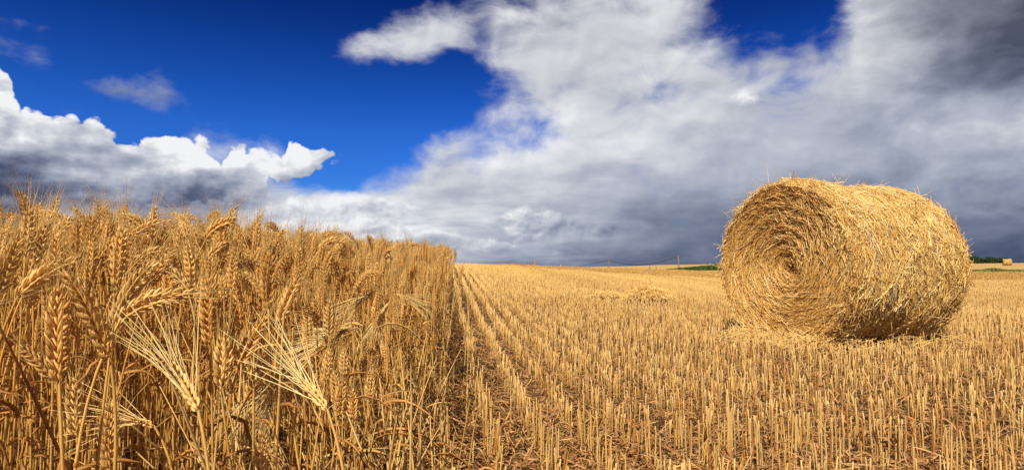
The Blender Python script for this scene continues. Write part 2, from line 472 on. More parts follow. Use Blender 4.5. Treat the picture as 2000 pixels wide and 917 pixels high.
M_EAR = straw_mat('wheat_ear_straw', (0.90, 0.61, 0.225), 0.26, 0.55, 0.15, 220, 0.25)
M_AWN = straw_mat('awn_straw', (0.88, 0.63, 0.26), 0.12, 0.40, 0.25, 60)
M_BARB = straw_mat('barley_awn_straw', (0.98, 0.76, 0.34), 0.10, 0.35, 0.20, 60)
M_STEM = straw_mat('stem_straw', (0.80, 0.49, 0.145), 0.25, 0.38, 0.10, 40)
M_LEAF = straw_mat('dry_leaf', (0.70, 0.41, 0.14), 0.35, 0.55, 0.40, 60)
M_STUB = straw_mat('stubble_straw', (0.71, 0.455, 0.150), 0.20, 0.45, 0.08, 60, rnd=False)
M_LITT = straw_mat('straw_litter', (0.74, 0.47, 0.17), 0.30, 0.60, 0.25, 60, rnd=False)
M_BALE = straw_mat('bale_straw', (0.95, 0.665, 0.235), 0.16, 0.40, 0.12, 50, rnd=False)

def soil_mat():
    m = bpy.data.materials.new('field_soil'); m.use_nodes = True
    t = NT(m.node_tree); p = t.n['Principled BSDF']
    g = t.n.new('ShaderNodeNewGeometry'); pos = V(t, g.outputs['Position'])
    sp = t.n.new('ShaderNodeSeparateXYZ'); t.l.new(pos.o, sp.inputs[0])
    X, Y = V(t, sp.outputs[0]), V(t, sp.outputs[1])
    n1 = t.noise(pos, 9, 8, 0.65); n2 = t.noise(pos, 70, 5, 0.6)
    soil = t.ramp(n1 * 0.6 + n2 * 0.4, [(0.3, (0.045, 0.024, 0.012)), (0.5, (0.12, 0.062, 0.028)), (0.65, (0.26, 0.14, 0.055))])
    # stubble too far off to tell its stalks apart: straw with drill rows, wheelings and patches
    tt = X * float(RN[0]) + Y * float(RN[1])
    ss = X * float(RD[0]) + Y * float(RD[1])
    rows_ = t.m('SINE', tt * (2 * math.pi / 0.15)) * 0.5 + 0.5
    lanes = t.noise(t.xyz(tt * 0.35, ss * 0.02, 0.0), 1.0, 5, 0.6)
    patch = t.noise(pos, 0.6, 7, 0.62); grain = t.noise(t.xyz(X, Y * 0.35, 0.0), 9, 6, 0.7)
    f = lanes * 0.45 + patch * 0.25 + grain * 0.35 + rows_ * 0.06 - 0.03
    straw = t.ramp(f, [(0.30, (0.34, 0.195, 0.060)), (0.48, (0.50, 0.315, 0.105)), (0.62, (0.64, 0.42, 0.155))])
    d = t.m('SQRT', X * X + Y * Y)
    c = t.mix(t.sstep(d, 9.0, 40.0), soil, straw)
    t.l.new(c.o, p.inputs['Base Color']); p.inputs['Roughness'].default_value = 0.95
    p.inputs['Specular IOR Level'].default_value = 0.1
    b = t.n.new('ShaderNodeBump'); b.inputs['Strength'].default_value = 0.8; b.inputs['Distance'].default_value = 0.03
    t.put(b.inputs['Height'], n1 + n2 * 0.4); t.l.new(b.outputs[0], p.inputs['Normal'])
    return m

def build_ground():
    az = np.radians(np.concatenate([np.arange(-180, -60, 6), np.arange(-60, 75, 0.5), np.arange(75, 180, 6)]))
    d = np.concatenate([[0.0], np.geomspace(0.3, 6000, 260)])
    A, D = np.meshgrid(az, d)
    x, y = D * np.sin(A), D * np.cos(A)
    z = terrain(x, y)
    near = np.clip(1 - D / 8, 0, 1)
    z = z + near * (0.008 * np.sin(x * 31 + 2 * np.sin(y * 17)) * np.sin(y * 27) + 0.010 * np.sin(x * 9.1) * np.sin(y * 7.3))
    n, m = x.shape
    idx = np.arange(n * m).reshape(n, m)
    nx = np.roll(idx, -1, axis=1)
    q = np.stack([idx[:-1], idx[1:], nx[1:], nx[:-1]], axis=-1).reshape(-1, 4)
    b = MB(); b.add(np.stack([x, y, z], -1).reshape(-1, 3), q)
    o = link('ground', b.mesh('ground', soil_mat(), True)); tag(o, kind='structure')
build_ground()

# ------------------------------------------------------------------ stubble
def tints(n, pale=0.5, r=rng):
    """per-stalk colour of the straw itself: pale, golden or weathered brown"""
    k = r.random((n, 1))
    a = np.array([1.02, 1.03, 1.10]); b = np.array([1.0, 0.93, 0.80]); c = np.array([0.72, 0.52, 0.36])
    col_ = np.where(k < pale, a, np.where(k < pale + 0.33, b, c)) * r.uniform(0.80, 1.08, (n, 1))
    return col_

def lane_tint(x, y):
    t_ = x * RN[0] + y * RN[1]; s_ = x * RD[0] + y * RD[1]
    l = .5 + .3 * np.sin(t_ * 1.05 + .25 * np.sin(s_ * .21) + .6) + .2 * np.sin(t_ * 2.9 + 1.3 * np.sin(s_ * .13)) + .15 * np.sin(x * 1.9 + y * .7) * np.sin(y * 1.1)
    l = np.clip(l, 0, 1)[:, None]
    return np.array([.86, .80, .74]) * (1 - l) + np.array([1.06, 1.07, 1.08]) * l

def in_view(x, y, m=0.06, z=0.0):
    a = np.arctan2(x, y)
    return (a > -0.7156 - m) & (a < 0.7156 + m)

def row_points(d0, d1, per_m, t_lo=EDGE - 0.15, amin=-0.13, amax=0.80, step=0.150, spread=0.0105):
    """stalk positions on drill rows inside an annular wedge"""
    tmax = d1; ts = np.arange(-0.31, tmax, step)
    S, T = [], []
    for t0 in ts:
        n = rng.poisson(per_m * d1)
        s = rng.uniform(0, d1, n); s = s + 0.012 * np.sin(s * 43 + t0 * 91)
        t = t0 + 0.006 * np.sin(s * 1.7 + t0 * 5) + rng.normal(0, spread, n)
        t = np.where(rng.random(n) < .045, t + rng.uniform(-.5, .5, n) * step, t)
        S.append(s); T.append(t)
    s, t = np.concatenate(S), np.concatenate(T)
    x, y = st_to_xy(s, t); d = np.hypot(x, y); a = np.arctan2(x, y)
    k = (d >= d0) & (d < d1) & (a > amin) & (a < amax) & (t > t_lo)
    # gaps where the drill or the wheels left the row thin
    gap = np.sin(x * 2.1 + 1.3 * np.sin(y * 1.3)) * np.sin(y * 1.7 + x) + 0.35 * np.sin(x * 7 + y * 5)
    k &= rng.random(len(x)) < np.clip(0.92 - 0.35 * np.clip(gap, 0, 1), 0.25, 1)
    # the bale pressed the stubble flat under itself
    bx, by = x - BALE[0], y - BALE[1]; u = bx * math.cos(BALE_TH) + by * math.sin(BALE_TH); w = -bx * math.sin(BALE_TH) + by * math.cos(BALE_TH)
    k &= ~((np.abs(u) < 0.52) & (np.abs(w) < 0.20))
    s_, t_ = s[k], t[k]
    lane = .5 + .5 * np.sin(t_ * 1.05 + .25 * np.sin(s_ * .21) + .6)
    lane = lane * .7 + .3 * (.5 + .5 * np.sin(t_ * 2.9 + 1.3 * np.sin(s_ * .13)))
    keep = rng.random(len(s_)) < .72 + .28 * lane
    return x[k][keep], y[k][keep]
BALE = (2.557, 4.648); BALE_R = 0.62; BALE_L = 1.182; BALE_TH = 0.384; BALE_Z = EYE + 0.025

def stubble_lines(x, y, hmean, k, bent=0.04):
    n = len(x)
    z = terrain(x, y)
    h = hmean * np.clip(rng.normal(1, 0.18, n), 0.40, 1.5)
    h = np.where(rng.random(n) < 0.10, h * rng.uniform(0.3, 0.8, n), h)
    L = np.where(rng.random(n) < 0.10, 0.45, bent)
    dx, dy = rng.normal(0, 1, n) * L, rng.normal(0, 1, n) * L
    u = np.linspace(0, 1, k)[None, :]
    cx, cy = rng.normal(0, 0.012, n), rng.normal(0, 0.012, n)
    P = np.stack([x[:, None] + dx[:, None] * h[:, None] * u + cx[:, None] * u * (1 - u), y[:, None] + dy[:, None] * h[:, None] * u + cy[:, None] * u * (1 - u),
                  z[:, None] - 0.01 + h[:, None] * u * np.sqrt(1 - np.clip(dx ** 2 + dy ** 2, 0, .7))[:, None]], -1)
    return P

def build_stubble():
    # nearest stalks, one object each
    x, y = row_points(0.8, 4.2, 84)
    P = stubble_lines(x, y, 0.115, 4)
    n = len(x)
    dx_, dz_ = P[:, :, 1], P[:, :, 2] - EYE
    c_, s_ = math.cos(PITCH), math.sin(PITCH)
    dep = P[:, :, 1] * c_ + (P[:, :, 2] - EYE) * s_
    px = 1000 + F_PX * P[:, :, 0] / dep; py = 458.5 - F_PX * (-P[:, :, 1] * s_ + (P[:, :, 2] - EYE) * c_) / dep
    vis = (px[:, 3] > 860) & (px[:, 3] < 1995) & (py[:, 3] < 890)
    order = np.argsort(np.where(vis, dep[:, 0], 99))
    pick = order[:300]
    rad = rng.uniform(0.0013, 0.0027, n)
    tn = tints(n)
    variants = []
    for i in range(24):
        b = MB(); j = pick[i]
        Q = (P[j] - P[j][0])[None]
        b.tubes(Q, np.array([[1.12, 1.0, 1.0, 0.98]]) * rad[j], 7, tn[j][None])
        # hollow cut end: a short inner wall running back down the tube
        tip, prev = Q[0, -1], Q[0, -2]; ax = (tip - prev) / np.linalg.norm(tip - prev)
        b.tubes(np.array([[tip, tip - ax * 0.0005, tip - ax * 0.010]]), np.array([[0.98, 0.70, 0.66]]) * rad[j], 7, tn[j][None] * 0.9)
        # node ring and a scrap of sheath
        b.tubes(np.array([[Q[0, 1] - ax * 0.002, Q[0, 1], Q[0, 1] + ax * 0.002]]), np.array([[0.95, 1.28, 0.95]]) * rad[j], 7, np.array([[0.72, 0.5, 0.32]]))
        variants.append(b.mesh('stubble_stalk', M_STUB, True))
    proto = []
    for i, j in enumerate(pick):
        if i < 24:
            o = link('stubble_stalk', variants[i]); o.location = P[j, 0]
            tag(o, 'cut straw stalk standing in the nearest drill rows of the stubble', 'stubble stalk', 'nearest stubble stalks at the bottom of the picture'); proto.append(o)
        else:
            o = proto[i % 24].copy(); col.objects.link(o); o.location = P[j, 0]; o.rotation_euler = (0, 0, rng.uniform(0, 6.28))
            k = rng.uniform(0.85, 1.12); o.scale = (1, 1, k)
    rest = np.ones(n, bool); rest[pick] = False
    b = MB()
    r3 = rad[rest]
    b.tubes(P[rest], r3[:, None] * np.array([[1.1, 1, 1, .97]]), 5, tn[rest], cap=True)
    # mid and far stalks
    for d0, d1, per, m, k, rr, hm in ((4.2, 9, 84, 4, 3, 0.0024, .112), (9, 17, 60, 3, 2, 0.0036, .108), (17, 32, 30, 3, 2, 0.0070, .100)):
        x, y = row_points(d0, d1, per)
        Q = stubble_lines(x, y, hm, k)
        b.tubes(Q, rng.uniform(0.8, 1.2, (len(x), 1)) * rr, m, tints(len(x), 0.55) * lane_tint(x, y), cap=True)
    # beyond that only a thinning brush of it to the brow of the field
    nn = 42000
    d = 32 * np.exp(rng.random(nn) * math.log(130 / 32)); a = rng.uniform(-0.09, 0.80, nn)
    x, y = d * np.sin(a), d * np.cos(a)
    Q = stubble_lines(x, y, 0.15, 2)
    b.tubes(Q, (d * 0.00055 * rng.uniform(.7, 1.2, nn))[:, None], 3, tints(nn, 0.55) * lane_tint(x, y))
    o = link('stubble', b.mesh('stubble', M_STUB, False)); tag(o, 'pale cut cereal stubble standing in drill rows across the harvested field', 'stubble', kind='stuff')

    # fallen leaves, chaff and broken straw between the rows
    b = MB(); n = 100000
    d = 0.75 + 12 * rng.random(n) ** 1.7; a = rng.uniform(-0.16, 0.80, n)
    x, y = d * np.sin(a), d * np.cos(a); z = terrain(x, y) + rng.exponential(0.018, n) + 0.004
    L = rng.uniform(0.010, 0.055, n) * np.where(rng.random(n) < 0.03, 3.0, 1); th = rng.uniform(0, 6.28, n)
    lift = rng.normal(0, 0.35, n)
    u = np.linspace(-0.5, 0.5, 4)[None, :]
    curl = rng.normal(0, 0.25, n)[:, None] * L[:, None] * (0.25 - u * u) * 2
    P = np.stack([x[:, None] + (np.cos(th) * L)[:, None] * u - np.sin(th)[:, None] * curl, y[:, None] + (np.sin(th) * L)[:, None] * u + np.cos(th)[:, None] * curl,
                  z[:, None] + (np.abs(lift) * L)[:, None] * (u + .5) + np.abs(curl) * .7], -1)
    w = np.where(rng.random(n) < 0.45, rng.uniform(.0018, .0045, n), rng.uniform(.0008, .0018, n))
    tt = tints(n, 0.34); tt[:, 1] *= rng.uniform(.85, 1.02, n)
    b.tubes(P, w[:, None] * np.array([[.5, 1, .9, .3]]), 4, tt, flat=0.16, roll=rng.uniform(-.8, .8, n))
    o = link('straw_litter', b.mesh('straw_litter', M_LITT, True)); tag(o, 'brown dry leaves and chaff lying between the stubble rows', 'straw litter', kind='stuff')
build_stubble()

# ------------------------------------------------------------------ the round bale
def bale_r(phi, u):
    """radius of the bale's side at angle phi and axial place u (-1..1): soft shoulders, lumps, sagged foot"""
    r = BALE_R * (1 - 0.045 * np.abs(u) ** 5)
    r = r + 0.010 * np.sin(3 * phi + 4 * u) + 0.008 * np.sin(7 * phi - 3 * u + 1) + 0.006 * np.sin(13 * phi + 9 * u)
    r = r + 0.018 * np.exp(-((u + 0.72) / 0.25) ** 2) - 0.012 * np.exp(-((u - 0.1) / 0.3) ** 2)
    flat = np.clip(-np.sin(phi) - 0.86, 0, 1)
    return r * (1 - 0.25 * flat)
def bale_face(r, phi):
    """axial depth of the end face: hollow towards the core, rolled lip, spiral grooves"""
    q = r / BALE_R
    return 0.12 * (1 - q) ** 1.0 - 0.02 * np.clip((q - .86) / .14, 0, 1) ** 2 * -1.6 + 0.010 * np.sin(46 * q + phi * 1.0) * (1 - q * .6) + 0.10 * np.exp(-((r * np.cos(phi) + .02) ** 2 / .004 + (r * np.sin(phi) + .03) ** 2 / .0022))

def build_bale():
    root = empty('round_bale', (BALE[0], BALE[1], BALE_Z - BALE_R - 0.022), 'big round bale of golden straw standing on the stubble at the right', 'straw bale')
    root.rotation_euler = (0, 0, BALE_TH)
    up = BALE_R
    H = BALE_L / 2
    # body
    b = MB(); nu, nph, nr = 40, 120, 26
    ph = np.linspace(0, 2 * math.pi, nph, endpoint=False)
    rings = []
    for k in range(nr):            # left face, centre outwards
        r = BALE_R * (k + 0.02) / nr * 0.985
        rings.append(np.stack([-H + bale_face(r, ph), r * np.cos(ph), up + r * np.sin(ph)], -1))
    for u in np.linspace(-0.985, 0.985, nu):
        r = bale_r(ph, u) * 0.985
        rings.append(np.stack([np.full(nph, u * H), r * np.cos(ph), up + r * np.sin(ph)], -1))
    for k in range(nr - 1, -1, -1):
        r = BALE_R * (k + 0.02) / nr * 0.985
        rings.append(np.stack([H - bale_face(r, ph), r * np.cos(ph), up + r * np.sin(ph)], -1))
    Vv = np.array(rings); n = len(rings)
    idx = np.arange(n * nph).reshape(n, nph); nx = np.roll(idx, -1, axis=1)
    q = np.stack([idx[:-1], nx[:-1], nx[1:], idx[1:]], -1).reshape(-1, 4)
    b.add(Vv.reshape(-1, 3), q, None, (0.55, 0.42, 0.28))
    link('packed_core', b.mesh('packed_core', M_BALE, True), root)

    def side_frame(phi, u):
        r = bale_r(phi, u)
        Pn = np.stack([u * H, r * np.cos(phi), up + r * np.sin(phi)], -1)
        N = np.stack([0 * phi, np.cos(phi), np.sin(phi)], -1)
        C = np.stack([0 * phi, -np.sin(phi), np.cos(phi)], -1)
        A = np.stack([1 + 0 * phi, 0 * phi, 0 * phi], -1)
        return Pn, N, C, A
    def straws(n, kind):
        k = 4; w = np.linspace(-0.5, 0.5, k)[None, :, None]
        L = rng.gamma(4, 0.028, n).clip(0.03, 0.30)
        if kind == 'side':
            phi = rng.uniform(0, 2 * math.pi, n); u = rng.uniform(-1.0, 1.0, n)
            Pn, N, C, A = side_frame(phi, u)
            sgn = np.where(rng.random(n) < .5, 1, -1)
            ang = rng.normal(0.28, 0.62, n)
            D = C * np.cos(ang)[:, None] + A * np.sin(ang)[:, None]
            lift = np.abs(rng.normal(0, 0.11, n)) * sgn; lift = np.where(rng.random(n) < .04, lift * 4, lift)
            out = rng.uniform(-0.006, 0.014, n)
            cur = np.cos(ang) ** 2 / BALE_R
        else:
            rr = BALE_R * np.sqrt(rng.uniform(0.003, 1.0, n)); phi = rng.uniform(0, 2 * math.pi, n)
            s_ = -1 if kind == 'left' else 1
            ax = -s_ * bale_face(rr, phi) + s_ * H
            Pn = np.stack([ax, rr * np.cos(phi), up + rr * np.sin(phi)], -1)
            N = np.tile(np.array([s_, 0.0, 0.0]), (n, 1))
            C = np.stack([0 * phi, -np.sin(phi), np.cos(phi)], -1)
            Rr = np.stack([0 * phi, np.cos(phi), np.sin(phi)], -1)
            ang = rng.normal(-0.20, 0.26 + 0.5 * np.exp(-rr / .09), n)
            D = C * np.cos(ang)[:, None] + Rr * np.sin(ang)[:, None]
            sgn = np.where(rng.random(n) < .5, 1, -1)
            lift = np.abs(rng.normal(0, 0.10, n)) * sgn; lift = np.where(rng.random(n) < .035, lift * 3.5, lift)
            out = rng.uniform(-0.006, 0.012, n)
            L = np.minimum(L, 0.04 + rr * 0.9)
            cur = None
        P = Pn[:, None, :] + D[:, None, :] * (w * L[:, None, None]) + N[:, None, :] * (out[:, None, None] + w * (lift * L)[:, None, None])
        if cur is not None:
            P = P - N[:, None, :] * (w ** 2 * (L ** 2 * cur)[:, None, None] * 0.5)
        else:
            P = P - Rr[:, None, :] * (w ** 2 * (L ** 2 / np.maximum(rr, .07))[:, None, None] * 0.5)
        P = P + rng.normal(0, 0.0015, P.shape)
        b = MB()
        wd = rng.uniform(0.0012, 0.0031, n)
        k_ = rng.random((n, 1))
        tt = np.where(k_ < .30, np.array([1.12, 1.20, 1.45]), np.where(k_ < .72, np.array([1.0, 0.95, .86]), np.array([.78, .63, .46]))) * rng.uniform(.8, 1.08, (n, 1))
        if kind != 'side': tt = tt * np.array([.93, .84, .70])      # shade of the end faces put into the straw colour as a browner tint
        # no straw may dip under the ground
        P[:, :, 2] = np.maximum(P[:, :, 2], 0.004)
        b.tubes(P, wd[:, None] * np.array([[.9, 1, 1, .8]]), 4, np.minimum(tt, 1.25), flat=0.6, roll=rng.uniform(0, 3, n))
        return b
    link('end_straw', straws(15000, 'left').mesh('end_straw', M_BALE), root)
    link('end_straw', straws(7000, 'right').mesh('end_straw', M_BALE), root)
    link('outer_straw', straws(31000, 'side').mesh('outer_straw', M_BALE), root)
    # long bold straws lying on top of the wraps
    b = MB(); n = 1900
    for kind_, m_ in (('side', 1300), ('left', 330)):
        k = 4; w = np.linspace(-.5, .5, k)[None, :, None]; L = rng.uniform(.07, .20, m_)
        if kind_ == 'side':
            phi = rng.uniform(-1.2, math.pi + 1.2, m_); u = rng.uniform(-.98, .98, m_)
            Pn, N, C, A = side_frame(phi, u); ang = rng.normal(.3, .8, m_); D = C * np.cos(ang)[:, None] + A * np.sin(ang)[:, None]; cv = np.cos(ang) ** 2 / BALE_R
        else:
            rr = BALE_R * np.sqrt(rng.uniform(.03, .98, m_)); phi = rng.uniform(0, 6.28, m_)
            Pn = np.stack([-H + bale_face(rr, phi), rr * np.cos(phi), up + rr * np.sin(phi)], -1); N = np.tile(np.array([-1., 0, 0]), (m_, 1))
            C = np.stack([0 * phi, -np.sin(phi), np.cos(phi)], -1); A = np.stack([0 * phi, np.cos(phi), np.sin(phi)], -1)
            ang = rng.normal(-.2, .5, m_); D = C * np.cos(ang)[:, None] + A * np.sin(ang)[:, None]; cv = 0 * ang
        lift = rng.normal(0, .16, m_)
        P = Pn[:, None] + D[:, None] * w * L[:, None, None] + N[:, None] * (.012 + w * (lift * L)[:, None, None] - w ** 2 * (L ** 2 * cv * .5)[:, None, None])
        P[:, :, 2] = np.maximum(P[:, :, 2], .004)
        b.tubes(P, rng.uniform(.0022, .0038, m_)[:, None], 5, tints(m_, .75) * np.array([1.08, 1.14, 1.3]), flat=.6, roll=rng.uniform(0, 3, m_))
    tag(link('loose_straw', b.mesh('loose_straw', M_BALE), root), kind='stuff')
    # stray ends standing off the rim
    b = MB(); n = 620
    phi = rng.uniform(-0.5, math.pi + 1.0, n); u = np.where(rng.random(n) < .6, rng.uniform(-1.02, -0.9, n), rng.uniform(-1, 1, n))
    Pn, N, C, A = side_frame(phi, u)
    D = N * rng.uniform(.25, .9, n)[:, None] + C * rng.normal(0, .9, n)[:, None] + A * rng.normal(-0.15, .5, n)[:, None]
    D /= np.linalg.norm(D, axis=1, keepdims=True)
    L = rng.gamma(3, 0.022, n).clip(.03, .17)
    w = np.linspace(0, 1, 3)[None, :, None]
    P = Pn[:, None] - N[:, None] * .01 + D[:, None] * w * L[:, None, None] + rng.normal(0, .05, (n, 1, 3)) * (w ** 2) * L[:, None, None] * 3
    b.tubes(P, rng.uniform(.0009, .0022, n)[:, None] * np.array([[1, 1, .7]]), 4, tints(n, .45))
    tag(link('stray_straw', b.mesh('stray_straw', M_BALE), root), kind='stuff')
    # baler twine: thin pale blue-grey turns, slack and half buried
    M_TW = plain_mat('baler_twine', (0.42, 0.50, 0.53), 0.5, 0.2, 90)
    tw0 = None
    for i, u0 in enumerate((-0.72, -0.66, -0.44, -0.36, -0.10, 0.16, 0.44, 0.70)):
        b = MB(); k = 220
        phi = np.linspace(0, 2 * math.pi, k)
        u = u0 + 0.02 * np.sin(phi * 2 + i) + 0.010 * np.sin(phi * 7 + i * 2)
        r = bale_r(phi, u) + 0.013 + 0.004 * np.sin(phi * 5 + i) - 0.004 * np.abs(np.sin(phi * 17 + i))
        P = np.stack([u * H, r * np.cos(phi), up + r * np.sin(phi)], -1)[None]
        P[:, :, 2] = np.maximum(P[:, :, 2], .004)
        b.tubes(P, np.full((1, k), .0018), 5, (1, 1, 1))
        link('twine', b.mesh('twine', M_TW, True), root)
    return root
bale = build_bale()
def foot_straw():
    r = np.random.default_rng(12); b = MB(); n = 2600
    a = r.uniform(-.72, .72, n); side = r.choice([-1, 1], n)
    u = r.uniform(-.72, .72, n); w = side * (.20 + r.exponential(.13, n))
    endm = r.random(n) < .35; u = np.where(endm, side * (.58 + r.exponential(.08, n)), u); w = np.where(endm, r.uniform(-.4, .4, n), w)
    x = BALE[0] + u * math.cos(BALE_TH) - w * math.sin(BALE_TH); y = BALE[1] + u * math.sin(BALE_TH) + w * math.cos(BALE_TH)
    z = terrain(x, y) + r.uniform(.01, .11, n); th = r.uniform(0, 6.28, n); L = r.gamma(4, .03, n); tl = r.normal(0, .4, n)
    q = np.linspace(-.5, .5, 3)[None, :]
    P = np.stack([x[:, None] + (np.cos(th) * L)[:, None] * q, y[:, None] + (np.sin(th) * L)[:, None] * q, z[:, None] + (tl * L)[:, None] * q], -1)
    P[:, :, 2] = np.maximum(P[:, :, 2], terrain(P[:, :, 0], P[:, :, 1]) + .005)
    b.tubes(P, r.uniform(.0012, .0026, n)[:, None], 4, tints(n, .6, r))
    tag(link('shed_straw', b.mesh('shed_straw', M_BALE)), 'loose straw shed on the stubble around the foot of the big bale', 'loose straw', kind='stuff')
foot_straw()
far = copy_tree(bale)
a_, d_ = math.atan((1966 - 1000) / F_PX), 178.0
fx, fy = d_ * math.sin(a_), d_ * math.cos(a_)
far.location = (fx, fy, float(terrain(fx, fy)) - 0.02); far.rotation_euler = (0, 0, R(148)); far.scale = (1.25, 1.2, 1.2)
tag(far, 'small pale round bale alone on the distant field at the right edge', 'straw bale')

# swath clumps lying on the stubble
def straw_heap(px, py, wpx, hgt, n, label, seed):
    r = np.random.default_rng(seed)
    dirv = ray_dir(px, py); d = 0.6
    for _ in range(40):
        x, y = dirv[0] * d, dirv[1] * d
        d += (EYE + dirv[2] * d - float(terrain(x, y)) - 0.10) * 6
        d = min(max(d, 2), 60)
    x, y = dirv[0] * d, dirv[1] * d; z = float(terrain(x, y))
    W = wpx / F_PX * d / 2
    b = MB(); 
    u = np.clip(r.normal(0, .45, n), -1, 1); v = np.clip(r.normal(0, .4, n), -1, 1)
    top = (1 - u * u) * (1 - v * v) * hgt
    c = np.stack([u * W, v * W * .6, 0.12 + top * r.uniform(0.4, 1, n)], -1)
    D = r.normal(0, 1, (n, 3)) * np.array([1, .8, .35]); D /= np.linalg.norm(D, axis=1, keepdims=True)
    L = r.gamma(4, .04, n); w = np.linspace(-.5, .5, 4)[None, :, None]
    P = c[:, None] + D[:, None] * w * L[:, None, None]; P[:, :, 2] += -w[:, :, 0] ** 2 * L[:, None] * .5
    P[:, :, 2] = np.maximum(P[:, :, 2], .02)
    b.tubes(P, r.uniform(.002, .0042, n)[:, None], 4, tints(n, .75, r) * 1.12, flat=.6)
    o = link('straw_clump', b.mesh('straw_clump', M_BALE)); o.location = (x, y, z)
    tag(o, label, 'straw clump', 'loose straw left on the stubble')
straw_heap(1266, 584, 92, .155, 2200, 'larger heap of loose straw lying on the stubble in the middle distance', 3)
straw_heap(1184, 580, 66, .06, 520, 'thin low wisp of loose straw just left of the larger heap', 4)

# ------------------------------------------------------------------ wheat
def bez(p0, p1, p2, p3, k):
    u = np.linspace(0, 1, k)[:, None]
    return (1 - u) ** 3 * p0 + 3 * (1 - u) ** 2 * u * p1 + 3 * (1 - u) * u * u * p2 + u ** 3 * p3
def unit(v): return v / (np.linalg.norm(v) + 1e-9)

def ear_meshes(E0, E1, E2, r, detail=True, kind='wheat', side=None, awn=None, fat=1.0):
    """ear along the quadratic curve E0-E1-E2: rows of plump husked grains in two ranks, with awns"""
    L = np.linalg.norm(E2 - E0) * 1.03
    if side is None: side = r.normal(0, 1, 3)
    nsp = max(7, int(round(L / (0.0053 if kind == 'wheat' else 0.0038))))
    ge, ga = MB(), MB()
    if awn is None: awn = (0.030, 0.06) if kind == 'wheat' else (0.075, 0.115)
    GP, GR, GC, AP, AR, AC = [], [], [], [], [], []
    for i in range(nsp):
        u = (i + 0.3) / nsp
        c = (1 - u) ** 2 * E0 + 2 * u * (1 - u) * E1 + u * u * E2
        ax = unit((1 - u) * (E1 - E0) + u * (E2 - E1))
        sd_ = unit(side - ax * np.dot(side, ax)); fr = np.cross(ax, sd_)
        sg = 1 if i % 2 else -1
        env = (0.72 + 0.5 * math.sin(math.pi * min(1, u * 1.02 + .12)) ** 0.8) * fat
        if kind == 'wheat':
            fl = [(0.0, 1.0), (0.95, .92), (-0.95, .92)] if detail else [(0.6, 1.0), (-0.6, 1.0)]
            gl, gw, sp, off = 0.0145, 0.00190, 0.54, 0.0034
        else:
            fl = [(0.75, 1.0), (-0.75, 1.0)] if detail else [(0, 1.1)]
            gl, gw, sp, off = 0.0105, 0.0018, 0.22, 0.0022
        for fk, fs in fl:
            out = unit(sd_ * sg * (1.0 if abs(fk) < .1 else 0.62) + fr * fk * 0.8)
            d = unit(ax + out * (sp * (1 + r.normal(0, .12)) * (0.6 if u > .9 else 1)) + r.normal(0, .04, 3))
            b0 = c + out * off * env * 0.55
            b3 = b0 + d * gl * env * fs * (1 + r.normal(0, .05))
            mid = out * 0.0012 * env
            w = gw * env * fs
            if detail:
                GP.append([b0, b0 * .78 + b3 * .22 + mid, b0 * .5 + b3 * .5 + mid * 1.2, b0 * .22 + b3 * .78 + mid * .5, b3])
                GR.append([w * .35, w * 1.05, w * 1.0, w * .48, w * .05])
            else:
                GP.append([b0, b0 * .5 + b3 * .5 + mid, b3]); GR.append([w * .4, w * 1.35, w * .15])
            GC.append(np.array([1.0, .97, .90]) * r.uniform(.86, 1.1) if r.random() < .8 else np.array([1.0, .88, .68]) * r.uniform(.8, 1))
            if (fk != 0 or not detail or u > .8) and r.random() < (0.62 if kind == 'wheat' else 1.0) * (1 if detail else .5):
                al = r.uniform(*awn) * (0.75 + .5 * u if kind == 'wheat' else 1.25 - .5 * u)
                ad = unit(ax * 1.0 + out * (r.uniform(.10, .34) if kind == 'wheat' else r.uniform(.05, .42)) + r.normal(0, .07, 3))
                bend = r.normal(0, .05, 3) + np.array([0, 0, -.05])
                AP.append([b3 - d * .001, b3 + ad * al * .5 + bend * al * .25, b3 + ad * al + bend * al])
                w0 = 0.00030 if kind == 'wheat' else 0.00060
                if not detail: w0 *= 1.7
                AR.append([w0 * 1.2, w0 * .9, w0 * .4]); AC.append(np.array([1.0, .97, .85]) * r.uniform(.75, 1.1) if kind == 'wheat' else np.array([1.05, 1.12, 1.15]) * r.uniform(.8, 1.1))
    ge.tubes(np.array(GP), np.array(GR), 6 if detail else 4, np.array(GC), flat=0.8, roll=r.uniform(0, 3, len(GP)))
    # rachis
    uu = np.linspace(0, .97, 6)[:, None]
    ge.tubes(((1 - uu) ** 2 * E0 + 2 * uu * (1 - uu) * E1 + uu ** 2 * E2)[None], np.full((1, 6), .0012), 5, (.9, .8, .6))
    ga.tubes(np.array(AP), np.array(AR), 3, np.array(AC))
    return ge, ga

def stem_mesh(P, r, rad=0.0016, sides=6, green=False):
    b = MB(); k = len(P)
    rr = np.linspace(rad * 1.15, rad * .72, k)[None, :]
    c0 = np.array([1.0, .96, .86]) if r.random() < .6 else np.array([1.02, 1.04, 1.08]) if r.random() < .5 else np.array([.98, .78, .50])
    b.tubes(P[None], rr, sides, (c0 * r.uniform(.85, 1.08))[None])
    for f in (0.30, 0.62):          # nodes
        j = int(f * (k - 1)); a = P[j]; d = unit(P[j + 1] - P[j])
        b.tubes(np.array([[a - d * .003, a, a + d * .003]]), np.array([[rad * .95, rad * 1.45, rad * .95]]), sides, (.62, .42, .25))
    return b

